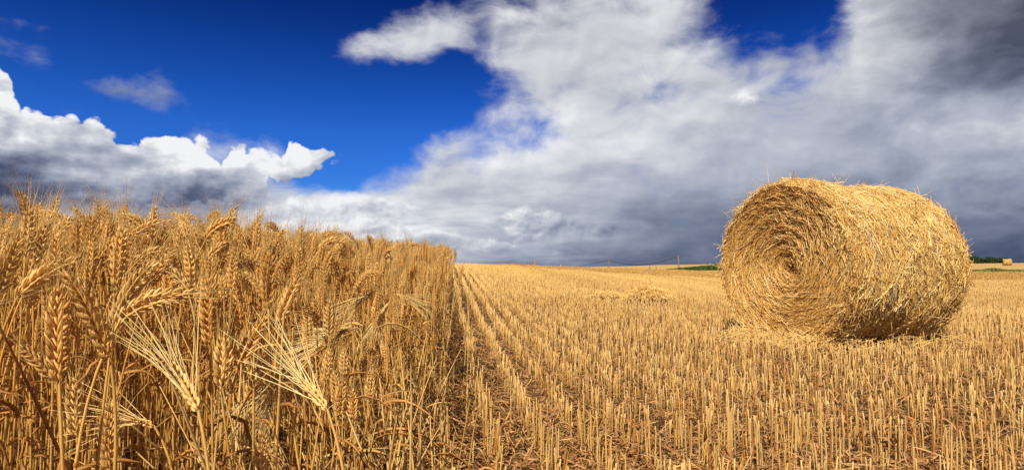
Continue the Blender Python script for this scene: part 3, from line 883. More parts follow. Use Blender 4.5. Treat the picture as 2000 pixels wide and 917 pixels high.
def leaf_mesh(P, r, n=2, wide=0.004):
    b = MB()
    for i in range(n):
        j = int(r.uniform(.35, .78) * (len(P) - 1)); a = P[j]
        th = r.uniform(0, 6.28); L = r.uniform(.07, .17)
        h = np.array([math.cos(th), math.sin(th), 0])
        u = np.linspace(0, 1, 8)[:, None]
        droop = r.uniform(.5, 1.3)
        Q = a + h * L * (u * .8 - .25 * u * u * droop) + np.array([0, 0, 1.0]) * L * (u * .55 - u * u * droop) + r.normal(0, .004, (8, 3)) * u
        w = r.uniform(.55, 1.0) * wide
        prof = np.array([.25, .8, 1, .95, .85, .65, .4, .08]) * w
        b.tubes(Q[None], prof[None], 4, (np.array([1, .9, .75]) * r.uniform(.7, 1.15))[None], flat=.14, roll=np.array([r.uniform(-.9, .9)]))
    return b

def plant_meshes(r, H, bend, yaw=None, detail=True, kind='wheat', earL=None, lean=0.03, fat=1.0):
    """plant-local meshes, root at the origin; bend = how far the ear tips over (radians)"""
    yaw = r.uniform(0, 6.28) if yaw is None else yaw
    h = np.array([math.cos(yaw), math.sin(yaw), 0]); up = np.array([0, 0, 1.0])
    earL = earL or r.uniform(.066, .090)
    a0 = bend * 0.35
    d0 = h * math.sin(a0) + up * math.cos(a0); d2 = h * math.sin(bend) + up * math.cos(bend)
    reach = (d0 + d2) * .5 * earL
    top = max(0.0, reach[2])
    E0 = np.array([0, 0, H - top]) + h * (lean + .05 * math.sin(a0)) + r.normal(0, .006, 3)
    E1 = E0 + d0 * earL * .5; E2 = E1 + d2 * earL * .5
    P = bez(np.zeros(3), np.array([0, 0, H * .45]) + r.normal(0, .012, 3), E0 - d0 * H * (.18 + .1 * a0), E0, 12 if detail else 7)
    P[0, 2] -= .01
    ge, ga = ear_meshes(E0, E1, E2, r, detail, kind, fat=fat)
    st = stem_mesh(P, r, .0017 if detail else .0019, 6 if detail else 4)
    lf = [leaf_mesh(P, r, 1, .0042) for _ in range(2 if detail else 1)]
    return st, ge, ga, lf

def put_plant(ms, loc, label, group, name='wheat_plant'):
    root = empty(name, loc, label, 'wheat plant', group)
    st, ear, awn, lf = ms
    link('stem', st, root); e = link('ear', ear, root)
    if awn is not None: link('awns', awn, e)
    for q in lf: link('leaf', q, root)
    return root
def to_mesh(ms, barbs=False):
    st, ge, ga, lf = ms
    return st.mesh('stem', M_STEM, True), ge.mesh('ear', M_EAR, True), ga.mesh('awns', M_BARB if barbs else M_AWN), [q.mesh('leaf', M_LEAF, True) for q in lf]

C0 = np.array([0, 0, EYE])
def at(px, py, Z):
    return C0 + np.array(ray_dir(px, py)) * Z

HEROES = [  # ear base px, ear tip px, control px, depth, depth shift of the tip, kind, fatness, ear label, ground offset x
    ((116, 745), (118, 560), (108, 650), .57, .00, 'wheat', 1.08, 'large upright pale ear on a thick orange stem, nearest plant at the far left bottom'),
    ((216, 702), (132, 535), (182, 600), .60, -.03, 'wheat', 1.08, 'large ear leaning back to the left, right beside the big upright ear'),
    ((222, 645), (298, 515), (240, 575), .72, .02, 'wheat', 1.08, 'stout ear rising to the right just above the horizontal ear'),
    ((236, 622), (386, 573), (290, 575), .68, .02, 'wheat', 1.05, 'ear arched over to the horizontal and pointing right, its underside dark'),
    ((34, 580), (152, 508), (80, 530), .74, .03, 'wheat', 1.1, 'ear bowed low to the right across the left side, below the skyline'),
    ((-4, 580), (36, 462), (12, 520), .80, .00, 'wheat', 1.1, 'shaded ear cut by the left border of the picture'),
    ((52, 545), (94, 436), (70, 488), .92, .02, 'wheat', 1.08, 'tall pale ear leaning slightly right, under the two skyline ears at far left'),
    ((410, 672), (408, 545), (404, 610), .84, .00, 'wheat', 1.1, 'long upright ear seen edge on, above the fan of pale awns'),
    ((464, 716), (518, 618), (486, 670), .88, .04, 'wheat', 1.1, 'ear tilted right with its lower half in shadow, by the lowest pale ear'),
    ((486, 782), (524, 688), (496, 735), .92, .02, 'wheat', 1.05, 'pale yellow ear low in the crop on a straight orange stem'),
    ((388, 802), (335, 712), (366, 755), .54, .025, 'barley', 1.0, 'ear with a wide fan of long pale awns pointing up to the left'),
    ((640, 800), (585, 738), (616, 768), .62, .02, 'barley', .85, 'low ear with long straw-white awns sweeping left, near the cut edge'),
    ((302, 832), (250, 826), (278, 818), .78, .00, 'barley', .8, 'small dark ear lying level with short awns raised to the left'),
    ((258, 460), (332, 430), (288, 438), 1.20, .03, 'wheat', 1.0, 'dark horizontal ear pointing right on the skyline'),
    ((78, 452), (76, 398), (73, 425), 1.55, .00, 'wheat', 1.0, 'dark upright ear on the skyline with awns like a crown, left of a leaning one'),
    ((92, 448), (114, 388), (100, 418), 1.45, .01, 'wheat', 1.0, 'topmost ear of all, standing clear against the dark cloud'),
    ((211, 444), (208, 404), (208, 424), 2.2, .00, 'wheat', 1.0, 'small upright ear breaking the skyline between the dark ears'),
    ((524, 602), (528, 498), (520, 550), .95, .00, 'wheat', 1.1, 'upright ear in the middle of the crop, touching a shorter ear on its right'),
    ((546, 632), (582, 545), (556, 590), 1.02, .02, 'wheat', 1.1, 'ear leaning right beside the tall upright one in mid crop'),
    ((150, 852), (146, 735), (143, 795), .80, .00, 'wheat', 1.08, 'shadowed ear low behind the big upright ear'),
    ((214, 914), (216, 788), (210, 850), .74, .00, 'wheat', 1.1, 'sunlit ear low at the bottom border, second from the left corner'),
    ((108, 748), (40, 680), (80, 705), .90, -.02, 'wheat', .95, 'dull ear falling over to the left behind the big upright ear'),
    ((692, 552), (748, 532), (714, 532), 1.65, .02, 'wheat', 1.0, 'small ear bent level to the right near the cut edge'),
    ((664, 548), (640, 486), (655, 516), 1.55, .00, 'wheat', 1.05, 'ear leaning left at the top of the crop near the cut edge'),
    ((366, 458), (363, 420), (363, 440), 2.5, .00, 'wheat', 1.0, 'small pointed ear on the skyline right of the dark horizontal one'),
    ((444, 482), (428, 440), (440, 460), 1.9, .00, 'wheat', 1.0, 'dark ear leaning left on the skyline in the middle of the crop'),
    ((556, 490), (538, 452), (550, 470), 2.1, .00, 'wheat', 1.0, 'dark tilted ear on the skyline where the crop starts to fall away right'),
    ((366, 400 + 165), (300, 520), (335, 520), .95, .02, 'wheat', .95, 'ear drooping to the left just over the horizontal ear'),
    ((470, 640), (462, 555), (462, 600), 1.10, .0, 'wheat', 1.0, 'plain upright ear between the long edge-on ear and the tall mid-crop ear'),
]
def build_heroes():
    r = np.random.default_rng(21)
    for i, (pb, pt, pc, Z, dz, kind, fat, label) in enumerate(HEROES):
        E0, E2 = at(*pb, Z), at(*pt, Z + dz); E1 = at(*pc, Z + dz * .5) * 2 - (E0 + E2) * .5
        E1 = (E1 + (E0 + E2) * .5) * .5
        d0 = unit(E1 - E0)
        gx, gy = E0[0] - d0[0] * .05 + r.normal(0, .012), E0[1] - d0[1] * .03 + r.normal(0, .015)
        g = np.array([gx, gy, float(terrain(gx, gy))])
        Hh = E0[2] - g[2]
        P = bez(g, g + np.array([0, 0, Hh * .5]), E0 - unit(d0 + np.array([0, 0, .8])) * Hh * .25, E0, 14)
        ge, ga = ear_meshes(E0 - g, E1 - g, E2 - g, r, True, kind, side=np.array([1.0, .25, .1]) if kind == 'wheat' and i % 3 != 2 else np.array([.6, .8, .1]), fat=fat)
        st = stem_mesh(P - g, r, .0019 if Z < 1.2 else .0017)
        lf = [leaf_mesh(P - g, r, 1, .0045) for _ in range(2)]
        put_plant(to_mesh((st, ge, ga, lf), kind == 'barley'), g, label, None, 'wheat_plant' if kind == 'wheat' else 'barley_plant')
build_heroes()

def crop_height(x, y):
    d = np.hypot(x, y); a = np.degrees(np.arctan2(x, y))
    base = np.interp(d, [0, .6, 1.1, 1.8, 3, 6, 30], [.50, .54, .60, .625, .645, .655, .68])
    t = x * RN[0] + y * RN[1]
    low = .16 * np.exp(-((t + .12) / .16) ** 2) * np.clip(1.6 - d / 2.2, 0, 1)
    far = np.clip(d / 8, 0, 1) * (.022 * np.sin(x * 1.3 + y * .6) + .018 * np.sin(x * 3.1 - y * 1.1))
    return base + np.interp(a, [-60, -41, -28, -19, -7], [.095, .085, .072, .050, 0.0]) * np.clip(d / 2.3, .15, 1) - low + far

def build_crop():
    r = np.random.default_rng(5)
    # prototype plants; poses with how they read in the picture
    poses = [(.10, 0), (.18, 0), (.25, 0), (.6, 1), (.85, 1), (.12, 0), (1.4, 2), (.15, 0), (.35, 0), (.2, 0), (.7, 1), (1.1, 2), (.05, 0), (1.9, 3)]
    det = [to_mesh(plant_meshes(r, .70, b_, 0.0, True, 'wheat', fat=r.uniform(.95, 1.15))) for b_, _ in poses]
    low = [to_mesh(plant_meshes(r, .70, b_, r.uniform(0, 6.28), False, 'wheat', fat=r.uniform(1.0, 1.15))) for b_ in (.1, .2, .35, .6, .9, .5, 1.4, .8)]
    # positions of all plants
    def scatter(n, d0, d1, a0, a1):
        d = np.sqrt(r.uniform(d0 ** 2, d1 ** 2, n)); a = np.radians(r.uniform(a0, a1, n))
        x, y = d * np.sin(a), d * np.cos(a)
        t = x * RN[0] + y * RN[1]; s = x * RD[0] + y * RD[1]
        k = (t < EDGE - .20 * np.exp(-s / 2.0) + .02 * np.sin(s * 3.1) + .05 * np.clip(s / 12, 0, 1) * np.sin(s * 1.1) + r.normal(0, .02, n)) & ~((t > -.42) & (s < 2.6) & (r.random(n) < .5))
        return x[k], y[k]
    def area(d0, d1, a0, a1): return .5 * (d1 * d1 - d0 * d0) * math.radians(a1 - a0)
    xs, ys = [], []
    for d0, d1, dens in ((.66, 1.1, 330), (1.1, 3, 400), (3, 7, 340), (7, 14, 240), (14, 30, 170)):
        x, y = scatter(int(area(d0, d1, -47, -4) * dens), d0, d1, -47, -4); xs.append(x); ys.append(y)
    # crop standing left of the frame, which shades what is in it
    x, y = scatter(int(area(.7, 3, -95, -47) * 230), .7, 3, -95, -47); xs.append(x); ys.append(y)
    x, y = np.concatenate(xs), np.concatenate(ys); n = len(x)
    # leave the big single ears free
    Hq = crop_height(x, y) + terrain(x, y)
    cq, sq = math.cos(PITCH), math.sin(PITCH)
    free = np.ones(n, bool)
    for dz_ in (0.0, -.05, -.10):
        zz = Hq * .95 + dz_ - EYE; dep = y * cq + zz * sq
        pxx = 1000 + F_PX * x / dep; pyy = 458.5 - F_PX * (-y * sq + zz * cq) / dep
        for pb, pt, pc, Z, dzz, *_ in HEROES:
            if Z > 1.3: continue
            a_ = np.array(pb); b_ = np.array(pt) - a_
            tq = np.clip(((pxx - a_[0]) * b_[0] + (pyy - a_[1]) * b_[1]) / (b_ @ b_), -.1, 1.2)
            dist = np.hypot(pxx - a_[0] - tq * b_[0], pyy - a_[1] - tq * b_[1])
            free &= ~((dist < 34) & (dep < Z + .05))
    x, y = x[free], y[free]; n = len(x)
    d = np.hypot(x, y); az = np.arctan2(x, y); z = terrain(x, y)
    Hs = crop_height(x, y) * np.where(r.random(n) < .08, r.uniform(1.0, 1.08, n), np.clip(r.normal(.94, .055, n), .70, 1.03))
    sc = Hs / .70
    inframe = az > -.70
    score = np.where(inframe & (d < 6), d + np.where(r.random(n) < .25, -.2, 0), 99)
    pick = np.argsort(score)[:271]
    zone = [' near the lens', ' a step further in', ' behind the front stems']
    words = ['upright ripe wheat ear', 'ripe wheat ear nodding aside', 'ripe wheat ear arched level', 'ripe wheat ear hanging tip down']
    protos = {}
    for j in pick:
        edge_d = x[j] * RN[0] + y[j] * RN[1]
        v = int(r.choice([0, 1, 2, 5, 7, 8, 9, 12])) if edge_d > -.25 else int(r.integers(len(poses))); cls = poses[v][1]
        place = ('beside the cut edge' if edge_d > -.45 else 'at the crop front, off the cut edge')
        label = f'{words[cls]}, {place}'
        grp = f'{words[cls]}s {place}'.replace('ears', 'ear')
        if v not in protos:
            o = put_plant(det[v], (x[j], y[j], z[j]), label, grp); protos[v] = o
        else:
            o = copy_tree(protos[v]); o.location = (x[j], y[j], z[j]); o['label'] = label; o['group'] = grp
        yaw = r.uniform(0, 6.28)
        o.rotation_euler = (r.normal(0, .05), r.normal(0, .05), yaw); o.scale = (sc[j] ** .5, sc[j] ** .5, sc[j])
    # eight simpler plants a few metres in, which the mass behind repeats
    rest = np.ones(n, bool); rest[pick] = False
    ridx = np.where(rest)[0]
    lowroots = []
    near_idx = ridx[np.argsort(np.abs(d[ridx] - 3.4) + np.where(az[ridx] > -.6, 0, 9))[:8]]
    for q, j in enumerate(near_idx):
        o = put_plant(low[q], (x[j], y[j], z[j]), 'slim ripe wheat ear in the closed mass of the crop, some steps in', 'wheat ears some steps into the crop'); o.scale = (1, 1, sc[j]); lowroots.append(o)
        rest[j] = False
    def gather(name, idx, roots, label):
        me = bpy.data.meshes.new(name); me.vertices.add(len(idx))
        me.vertices.foreach_set('co', np.stack([x[idx], y[idx], z[idx]], -1).astype(np.float32).ravel())
        m_ = len(idx)
        a1 = me.attributes.new('rot', 'FLOAT_VECTOR', 'POINT'); rot = np.stack([r.normal(0, .06, m_), r.normal(0, .06, m_), r.uniform(0, 6.28, m_)], -1); a1.data.foreach_set('vector', rot.astype(np.float32).ravel())
        a2 = me.attributes.new('scl', 'FLOAT_VECTOR', 'POINT'); S = np.stack([sc[idx] ** .5, sc[idx] ** .5, sc[idx]], -1); a2.data.foreach_set('vector', S.astype(np.float32).ravel())
        a3 = me.attributes.new('pick', 'INT', 'POINT'); pk = r.integers(0, len(roots), m_); pk = np.where(x[idx] * RN[0] + y[idx] * RN[1] > -.22, r.integers(0, 3, m_), pk); a3.data.foreach_set('value', pk.astype(np.int32))
        o = link(name, me); tag(o, label, 'wheat crop', kind='stuff')
        ng = bpy.data.node_groups.new(name, 'GeometryNodeTree')
        ng.interface.new_socket('Geometry', in_out='INPUT', socket_type='NodeSocketGeometry'); ng.interface.new_socket('Geometry', in_out='OUTPUT', socket_type='NodeSocketGeometry')
        N, Lk = ng.nodes, ng.links
        gi, go = N.new('NodeGroupInput'), N.new('NodeGroupOutput')
        jall = N.new('GeometryNodeJoinGeometry')
        for rt in reversed(roots):
            jn = N.new('GeometryNodeJoinGeometry')
            stack = list(rt.children)
            while stack:
                ch = stack.pop(); stack += list(ch.children)
                oi = N.new('GeometryNodeObjectInfo'); oi.transform_space = 'ORIGINAL'; oi.inputs['Object'].default_value = ch
                Lk.new(oi.outputs['Geometry'], jn.inputs[0])
            gti = N.new('GeometryNodeGeometryToInstance'); Lk.new(jn.outputs[0], gti.inputs[0]); Lk.new(gti.outputs[0], jall.inputs[0])
        iop = N.new('GeometryNodeInstanceOnPoints'); iop.inputs['Pick Instance'].default_value = True
        Lk.new(gi.outputs[0], iop.inputs['Points']); Lk.new(jall.outputs[0], iop.inputs['Instance'])
        for nm, ty, sock in (('rot', 'FLOAT_VECTOR', 'Rotation'), ('scl', 'FLOAT_VECTOR', 'Scale'), ('pick', 'INT', 'Instance Index')):
            na = N.new('GeometryNodeInputNamedAttribute'); na.data_type = ty; na.inputs['Name'].default_value = nm
            Lk.new(na.outputs['Attribute'], iop.inputs[sock])
        Lk.new(iop.outputs[0], go.inputs[0])
        md = o.modifiers.new('plants', 'NODES'); md.node_group = ng
        return o
    ridx = np.where(rest)[0]
    nearr = ridx[d[ridx] < 3.6]; farr = ridx[d[ridx] >= 3.6]
    ks = sorted(protos)
    gather('wheat_crop', nearr, [protos[k] for k in ks], 'dense golden wheat standing uncut along the left side')
    gather('wheat_crop', farr, lowroots, 'far part of the standing wheat running up to the brow of the field')
    print('wheat plants', n, 'near', len(nearr), 'far', len(farr))
build_crop()

# straw knocked over along the cut edge, and stray broad leaves
def build_edge():
    r = np.random.default_rng(9)
    b = MB(); n = 760
    s = .80 + 8 * r.random(n) ** 1.9; t = EDGE + r.normal(-.16, .11, n)
    x, y = st_to_xy(s, t); z = terrain(x, y)
    L = r.uniform(.22, .62, n); a = r.normal(.45, .35, n); th = r.normal(math.pi, .9, n)
    u = np.linspace(0, 1, 6)[None, :]
    hx, hy = np.cos(th) * np.sin(a), np.sin(th) * np.sin(a)
    sag = r.uniform(0, .35, n)[:, None] * L[:, None] * u * u
    P = np.stack([x[:, None] + hx[:, None] * L[:, None] * u, y[:, None] + hy[:, None] * L[:, None] * u, z[:, None] + np.cos(a)[:, None] * L[:, None] * u - sag], -1)
    P[:, :, 2] = np.maximum(P[:, :, 2], terrain(P[:, :, 0], P[:, :, 1]) + .004)
    b.tubes(P, r.uniform(.0011, .0020, n)[:, None] * np.array([[1.1, 1, 1, 1, .9, .7]]), 5, tints(n, .55, r) * 1.05)
    # leaves and sheaths
    m = 700; s = .8 + 7 * r.random(m) ** 1.5; t = EDGE + r.normal(-.12, .16, m)
    x, y = st_to_xy(s, t); z = terrain(x, y) + r.uniform(.02, .45, m) * (t < EDGE) + .02
    th = r.uniform(0, 6.28, m); L = r.uniform(.05, .14, m); u = np.linspace(0, 1, 6)[None, :]
    P = np.stack([x[:, None] + (np.cos(th) * L)[:, None] * u, y[:, None] + (np.sin(th) * L)[:, None] * u, z[:, None] + L[:, None] * (.5 * u - 1.2 * u * u * r.uniform(.3, 1.2, m)[:, None])], -1)
    P[:, :, 2] = np.maximum(P[:, :, 2], terrain(P[:, :, 0], P[:, :, 1]) + .004)
    tt = tints(m, .1, r); b.tubes(P, r.uniform(.002, .0042, m)[:, None] * np.array([[.4, 1, 1, .8, .5, .1]]), 4, tt, flat=.15, roll=r.uniform(-1.2, 1.2, m))
    o = link('knocked_straw', b.mesh('knocked_straw', M_STUB, True)); tag(o, 'pale bent stems and dry leaves fallen along the cut edge of the wheat', 'fallen straw', kind='stuff')
build_edge()

def drooping_tops():
    """barley stems at the cut edge, bent over with the ears hanging"""
    r = np.random.default_rng(44)
    spec = [(690, 640, 640, 655, 1.25, 'barley ear with pale awns hanging left from a white bent stem at the cut edge'),
            (672, 655, 612, 690, 1.15, 'lower barley ear with pale awns drooping left beneath a similar one'),
            (735, 568, 690, 600, 1.7, 'slack pale stem nodding left in the thin patch by the cut edge'),
            (775, 575, 812, 592, 1.8, 'slack pale stem nodding right towards the stubble'),
            (760, 590, 735, 640, 1.6, 'limp straw-white stem with its ear hanging straight down by the cut edge'),
            (600, 700, 560, 745, 1.0, 'drooping brown ear low in front of the thin patch'),
            (560, 715, 528, 760, .98, 'second drooping brown ear, just left of another low one')]
    for i, (px, py, qx, qy, Z, label) in enumerate(spec):
        E0 = at(px, py, Z); E2 = at(qx, qy, Z - .02); E1 = (E0 + E2) / 2 + np.array([0, 0, .012])
        gx, gy = E0[0] + r.uniform(-.02, .07), E0[1] + r.uniform(-.05, .05); g = np.array([gx, gy, float(terrain(gx, gy))])
        Hh = E0[2] - g[2]
        P = bez(g, g + np.array([0, 0, Hh * .6]), E0 - unit(E1 - E0) * .05 + np.array([0, 0, .03]), E0, 16)
        E2 = E0 + (E2 - E0) * min(1, .062 / np.linalg.norm(E2 - E0))
        E1 = (E0 + E2) / 2 + np.array([0, 0, .008])
        ge, ga = ear_meshes(E0 - g, E1 - g, E2 - g, r, True, 'barley', fat=.85)
        st = stem_mesh(P - g, r, .0017)
        put_plant(to_mesh((st, ge, ga, [leaf_mesh(P - g, r, 1, .0045)]), True), g, label, None, 'barley_plant')
drooping_tops()
def single_stem(pts, rad, mat, c, label, flat=1.0):
    P = np.array([at(*p) for p in pts]); g = P[0].copy(); b = MB()
    u = np.linspace(0, len(P) - 1, 20); i = np.clip(u.astype(int), 0, len(P) - 2); f = (u - i)[:, None]
    Q = P[i] * (1 - f) + P[i + 1] * f
    for _ in range(4): Q[1:-1] = (Q[:-2] + 2 * Q[1:-1] + Q[2:]) / 4
    b.tubes((Q - g)[None], (rad * np.linspace(1.1, .5, 20))[None], 6, c, flat=flat)
    o = link('dry_stem', b.mesh('dry_stem', mat, True)); o.location = g; tag(o, label, 'dry stem')
single_stem([(150, 960, .66), (120, 890, .66), (60, 760, .64), (0, 640, .62), (-40, 560, .62)], .0030, M_LEAF, (.62, .48, .36), 'long dark brown stem crossing the lower left corner on a slant', .5)
single_stem([(236, 640, 1.35), (250, 500, 1.35), (280, 436, 1.36), (308, 418, 1.37), (335, 415, 1.38)], .0016, M_STEM, (.95, .8, .6), 'thin bare stem arching over the dark horizontal ear on the skyline')
single_stem([(600, 1000, .95), (575, 860, .97), (566, 760, 1.0), (572, 640, 1.03)], .0018, M_STEM, (1.0, .95, .8), 'straight headless stem between the two fans of pale awns')
single_stem([(775, 960, 1.25), (800, 840, 1.28), (840, 730, 1.3), (852, 700, 1.31)], .0016, M_STUB, (1.1, 1.1, 1.15), 'pale stem leaning right across the cut edge near the bottom')

# ------------------------------------------------------------------ far things: poles, cable, green strip, hedge trees, verge
M_POLE = plain_mat('weathered_pole', (0.20, 0.17, 0.14), 0.8, 0.25, 12)
M_WIRE = plain_mat('black_cable', (0.03, 0.03, 0.035), 0.6, 0.1, 5)
M_GREEN = straw_mat('green_leaves', (0.060, 0.125, 0.022), 0.35, 0.6, 0.25, 3, rnd=False)
M_TREE = straw_mat('hedge_leaves', (0.035, 0.070, 0.022), 0.35, 0.6, 0.2, 1, rnd=False)
M_TRUNK = plain_mat('bark', (0.12, 0.09, 0.06), 0.9, 0.3, 4)

def ground_at(px, d):
    a = math.atan((px - 1000) / F_PX); x, y = d * math.sin(a), d * math.cos(a)
    return x, y, float(terrain(x, y))
def z_at(px, py, d):
    v = ray_dir(px, py); return EYE + v[2] / math.hypot(v[0], v[1]) * d

def pole(px, d, top_py, label, strut=False, rad=.17):
    x, y, z = ground_at(px, d); zt = z_at(px, top_py, d); h = zt - z
    root = empty('utility_pole', (x, y, z), label, 'utility pole')
    b = MB(); u = np.linspace(-.4, h, 6)
    b.tubes(np.stack([0 * u, 0 * u, u], -1)[None], np.linspace(rad * 1.15, rad * .8, 6)[None], 8, (1, 1, 1), cap=True)
    link('post', b.mesh('post', M_POLE, True), root)
    b = MB(); b.box((-.75 * (1 if strut else .4), -.08, h - .55), (.45, .08, h - .38)); link('crossarm', b.mesh('crossarm', M_POLE), root)
    b = MB()
    for xx in ((-.62, .3) if strut else (-.22, .3)): b.tubes(np.array([[[xx, 0, h - .38], [xx, 0, h - .25], [xx, 0, h - .12]]]), np.array([[.05, .09, .04]]), 6, (1, 1, 1), cap=True)
    link('insulators', b.mesh('insulators', M_WIRE, True), root)
    if strut:
        b = MB(); b.tubes(np.array([[[1.0, .2, -.3], [.5, .1, h * .5], [.06, 0, h - .7]]]), np.array([[.13, .12, .10]]), 7, (1, 1, 1), cap=True)
        link('strut', b.mesh('strut', M_POLE, True), root)
    return np.array([x, y, zt - .3])
t1 = pole(1189.5, 350, 506, 'thin dark utility pole on the horizon, left one of the two', rad=.27)
t2 = pole(1324.5, 270, 499, 'utility pole with a slanting strut, standing by the green strip', True, rad=.22)
ax_, ay_ = 560 * math.sin(math.atan((1085 - 1000) / F_PX)), 560 * math.cos(math.atan((1085 - 1000) / F_PX))
t0 = np.array([ax_, ay_, z_at(1085, 523, 560)])
def cable(a, b, sag, label):
    m = MB(); u = np.linspace(0, 1, 40)[:, None]; P = a * (1 - u) + b * u; P[:, 2] -= (4 * u * (1 - u))[:, 0] * sag
    m.tubes(P[None], np.full((1, 40), .14), 5, (1, 1, 1))
    o = link('overhead_cable', m.mesh('overhead_cable', M_WIRE)); tag(o, label, 'cable')
cable(t1, t2, 3.3, 'dark overhead cable sagging between the two poles')
cable(t0, t1, 1.2, 'dark overhead cable running down from the left pole behind the brow')

def leafy(name, mat, c, dims, n, size, seed, parent=None):
    r = np.random.default_rng(seed); b = MB()
    v = r.normal(0, 1, (n, 3)); v /= np.linalg.norm(v, axis=1, keepdims=True); v *= (r.random((n, 1)) ** .4)
    lump = 1 + .22 * np.sin(v[:, 0] * 5 + seed) * np.sin(v[:, 1] * 4 + seed * 2) + .12 * np.sin(v[:, 2] * 9 + v[:, 0] * 7)
    P0 = v * np.array(dims) * lump[:, None] + np.array(c)
    D = r.normal(0, 1, (n, 3)); D /= np.linalg.norm(D, axis=1, keepdims=True)
    w = np.array([-.5, 0, .5])[None, :, None]
    b.tubes(P0[:, None] + D[:, None] * w * size, size * np.array([[.1, .35, .05]]), 4, np.array([1, 1, 1.]) * r.uniform(.6, 1.35, (n, 1)), flat=.3, roll=r.uniform(0, 3, n))
    return link(name, b.mesh(name, mat), parent)

# green root crop strip between the stubble and the far field
def green_strip():
    r = np.random.default_rng(31); b = MB(); n = 9000
    a = np.radians(r.uniform(14.0, 21.5, n)); dd = r.uniform(236, 262, n)
    grow = np.clip((np.degrees(a) - 14.0) / 6.0, 0, 1)
    x, y = dd * np.sin(a), dd * np.cos(a); z = terrain(x, y)
    h = (0.35 + 2.3 * grow ** .8) * r.uniform(.75, 1.1, n)
    D = r.normal(0, .5, (n, 3)); D[:, 2] = 1; D /= np.linalg.norm(D, axis=1, keepdims=True)
    w = np.linspace(0, 1, 3)[None, :, None]
    P = np.stack([x, y, z - .1], -1)[:, None] + D[:, None] * w * h[:, None, None]
    b.tubes(P, np.array([[.14, .30, .05]]) * r.uniform(.7, 1.2, (n, 1)), 4, np.array([1, 1, 1.]) * r.uniform(.6, 1.5, (n, 1)), flat=.4, roll=r.uniform(0, 3, n))
    tag(link('green_crop', b.mesh('green_crop', M_GREEN)), 'low strip of fresh green crop at the end of the stubble, left of the big bale', 'green crop', kind='stuff')
green_strip()
def verge():
    r = np.random.default_rng(33); b = MB(); n = 12000
    a = np.radians(r.uniform(30, 44, n)); dd = r.uniform(111, 121, n)
    x, y = dd * np.sin(a), dd * np.cos(a); z = terrain(x, y)
    h = r.uniform(.15, .50, n) * (1 + .5 * np.clip(np.sin(a * 140), 0, 1))
    D = r.normal(0, .45, (n, 3)); D[:, 2] = 1; D /= np.linalg.norm(D, axis=1, keepdims=True)
    w = np.linspace(0, 1, 3)[None, :, None]
    P = np.stack([x, y, z - .05], -1)[:, None] + D[:, None] * w * h[:, None, None]
    c = np.where(r.random((n, 1)) < .4, np.array([1.9, 1.0, 1.4]), np.array([4.2, 2.3, 3.2])) * r.uniform(.6, 1.3, (n, 1))
    b.tubes(P, np.array([[.05, .07, .01]]), 3, c)
    tag(link('verge_grass', b.mesh('verge_grass', M_GREEN)), 'dull green grass verge along the track below the small far bale', 'grass verge', kind='stuff')
    # farm track
    b = MB(); k = 60
    aa = np.radians(np.linspace(28, 50, k)); rows = []
    for dd in (122, 126.5):
        x, y = dd * np.sin(aa), dd * np.cos(aa); rows.append(np.stack([x, y, terrain(x, y) + .05], -1))
    i = np.arange(k - 1); b.add(np.concatenate(rows), np.stack([i, i + k, i + k + 1, i + 1], -1))
    tag(link('farm_track', b.mesh('farm_track', plain_mat('track_surface', (.17, .14, .13), .9, .2, 1))), kind='structure')
verge()
# hedge trees on the skyline right of the bale
tl = ['largest dark hedgerow tree, half hidden by the bale edge', 'second dark skyline tree to the right of the big bale', 'low rounded dark tree in the dip of the far hedge', 'small dark skyline tree with a pointed crown',
      'broad dark skyline tree midway to the small bale', 'low dark tree left of the small far bale', 'last dark tree of the far hedge, touching the small bale']
for i, (px, hh, ww) in enumerate(((1894, 6.8, 4.6), (1905, 5.8, 4.4), (1917, 4.4, 4.0), (1931, 5.6, 2.6), (1943, 4.8, 3.8), (1953, 4.6, 3.4), (1960, 4.9, 3.0))):
    x, y, z = ground_at(px, 470 + 6 * (i % 3))
    zh = z_at(px, 516, 470)
    z = min(z, zh); root = empty('hedge_tree', (x, y, z), tl[i], 'tree', 'dark trees of the far hedge')
    H = hh * 0.82 + (zh - z)
    b = MB(); b.tubes(np.array([[[0, 0, -.3], [.1, 0, H * .3], [0, .1, H * .6]]]), np.array([[.3, .22, .1]]), 7, (1, 1, 1))
    for q in range(4):
        th = q * 1.7 + i; b.tubes(np.array([[[0, 0, H * .28], [math.cos(th) * ww * .25, math.sin(th) * ww * .25, H * .45], [math.cos(th) * ww * .5, math.sin(th) * ww * .5, H * .65]]]), np.array([[.12, .08, .03]]), 5, (1, 1, 1))
    link('trunk', b.mesh('trunk', M_TRUNK, True), root)
    leafy('crown', M_TREE, (0, 0, H * .52), (ww, ww * .8, H * .50), 1500, .75, 50 + i, root)
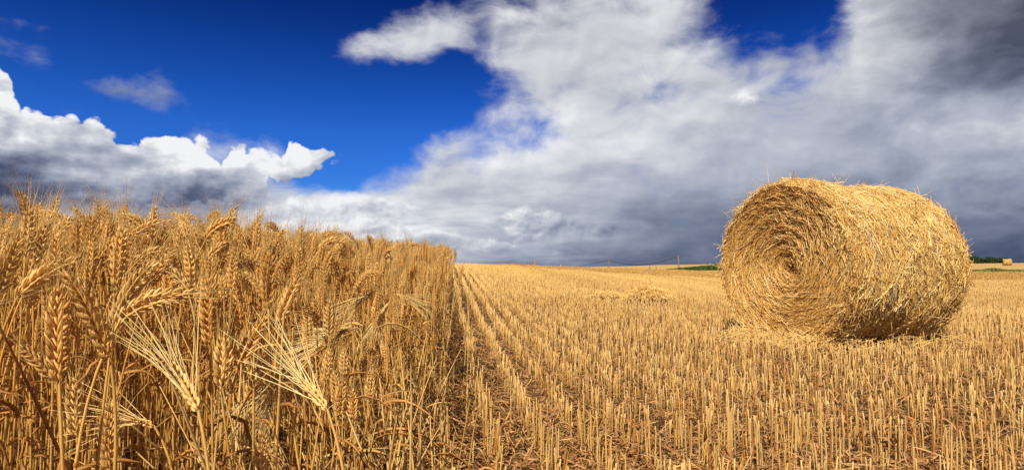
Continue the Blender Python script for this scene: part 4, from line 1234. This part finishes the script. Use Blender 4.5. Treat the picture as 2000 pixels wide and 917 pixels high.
# field posts and the small covered heap by the green strip
for i, (px, hh, lab) in enumerate(((1268, .95, 'short dark field post at the end of the stubble, the taller of two'), (1281, .6, 'stubby dark field post at the end of the stubble, the shorter of two'))):
    x, y, z = ground_at(px, 168); b = MB()
    b.tubes(np.array([[[0, 0, -.2], [.02, 0, hh * .5], [0, 0, hh + .35]]]), np.array([[.20, .18, .15]]), 7, (1, 1, 1), cap=True)
    o = link('field_post', b.mesh('field_post', M_POLE, True)); o.location = (x, y, z); tag(o, lab, 'post')
x, y, z = ground_at(1362, 300); zc = z_at(1362, 521.5, 300); root = empty('covered_heap', (x, y, z), 'small heap under a white sheet behind the green strip', 'heap')
M_SHEET = plain_mat('white_sheet', (.75, .76, .78), .5, .06, 2)
def dome(name, cx, rx, ry, rz, mat, par, zb):
    b = MB(); nu, nv = 16, 7; V_ = []
    for j in range(nv):
        ph = j / (nv - 1) * math.pi / 2
        for i in range(nu):
            th = i / nu * 2 * math.pi; k = 1 + .12 * math.sin(3 * th + cx) * math.cos(ph)
            V_.append((cx + rx * k * math.cos(th) * math.cos(ph), ry * k * math.sin(th) * math.cos(ph), zb + rz * math.sin(ph)))
    idx = np.arange(nu * nv).reshape(nv, nu); nx = np.roll(idx, -1, axis=1)
    b.add(V_, np.stack([idx[:-1], nx[:-1], nx[1:], idx[1:]], -1).reshape(-1, 4)); link(name, b.mesh(name, mat, True), par)
dome('heap_base', 0.0, 1.8, 1.2, max(.5, zc - z), M_TRUNK, root, 0.0)
dome('sheet', -.5, 1.0, .9, .7, M_SHEET, root, zc - z - .1)
dome('dark_pile', .75, .8, .8, .5, M_WIRE, root, zc - z - .1)

# self-sown stalks sticking up at the brow
def brow_tuft(px, d, n, h, label):
    r = np.random.default_rng(int(px)); x, y, z = ground_at(px, d); b = MB()
    th = r.uniform(0, 6.28, n); ln = np.abs(r.normal(0, .25, n)); hh = h * r.uniform(.55, 1.1, n); w = np.linspace(0, 1, 4)[None, :]
    P = np.stack([(np.cos(th) * ln * hh)[:, None] * w ** 1.4, (np.sin(th) * ln * hh)[:, None] * w ** 1.4, hh[:, None] * w - .02], -1)
    b.tubes(P, np.array([[.006, .005, .006, .009]]) * max(1, d / 22), 4, tints(n, .4, r))
    o = link('stray_stalks', b.mesh('stray_stalks', M_STUB)); o.location = (x, y, z); tag(o, label, 'stalk tuft')
brow_tuft(886, 24, 16, .42, 'tuft of uncut stalks on the brow just right of the wheat')
brow_tuft(1046, 42, 14, .50, 'small tuft of uncut stalks on the skyline left of the poles')
brow_tuft(1094, 50, 8, .30, 'few stray stalks on the skyline between the tuft and the left pole')
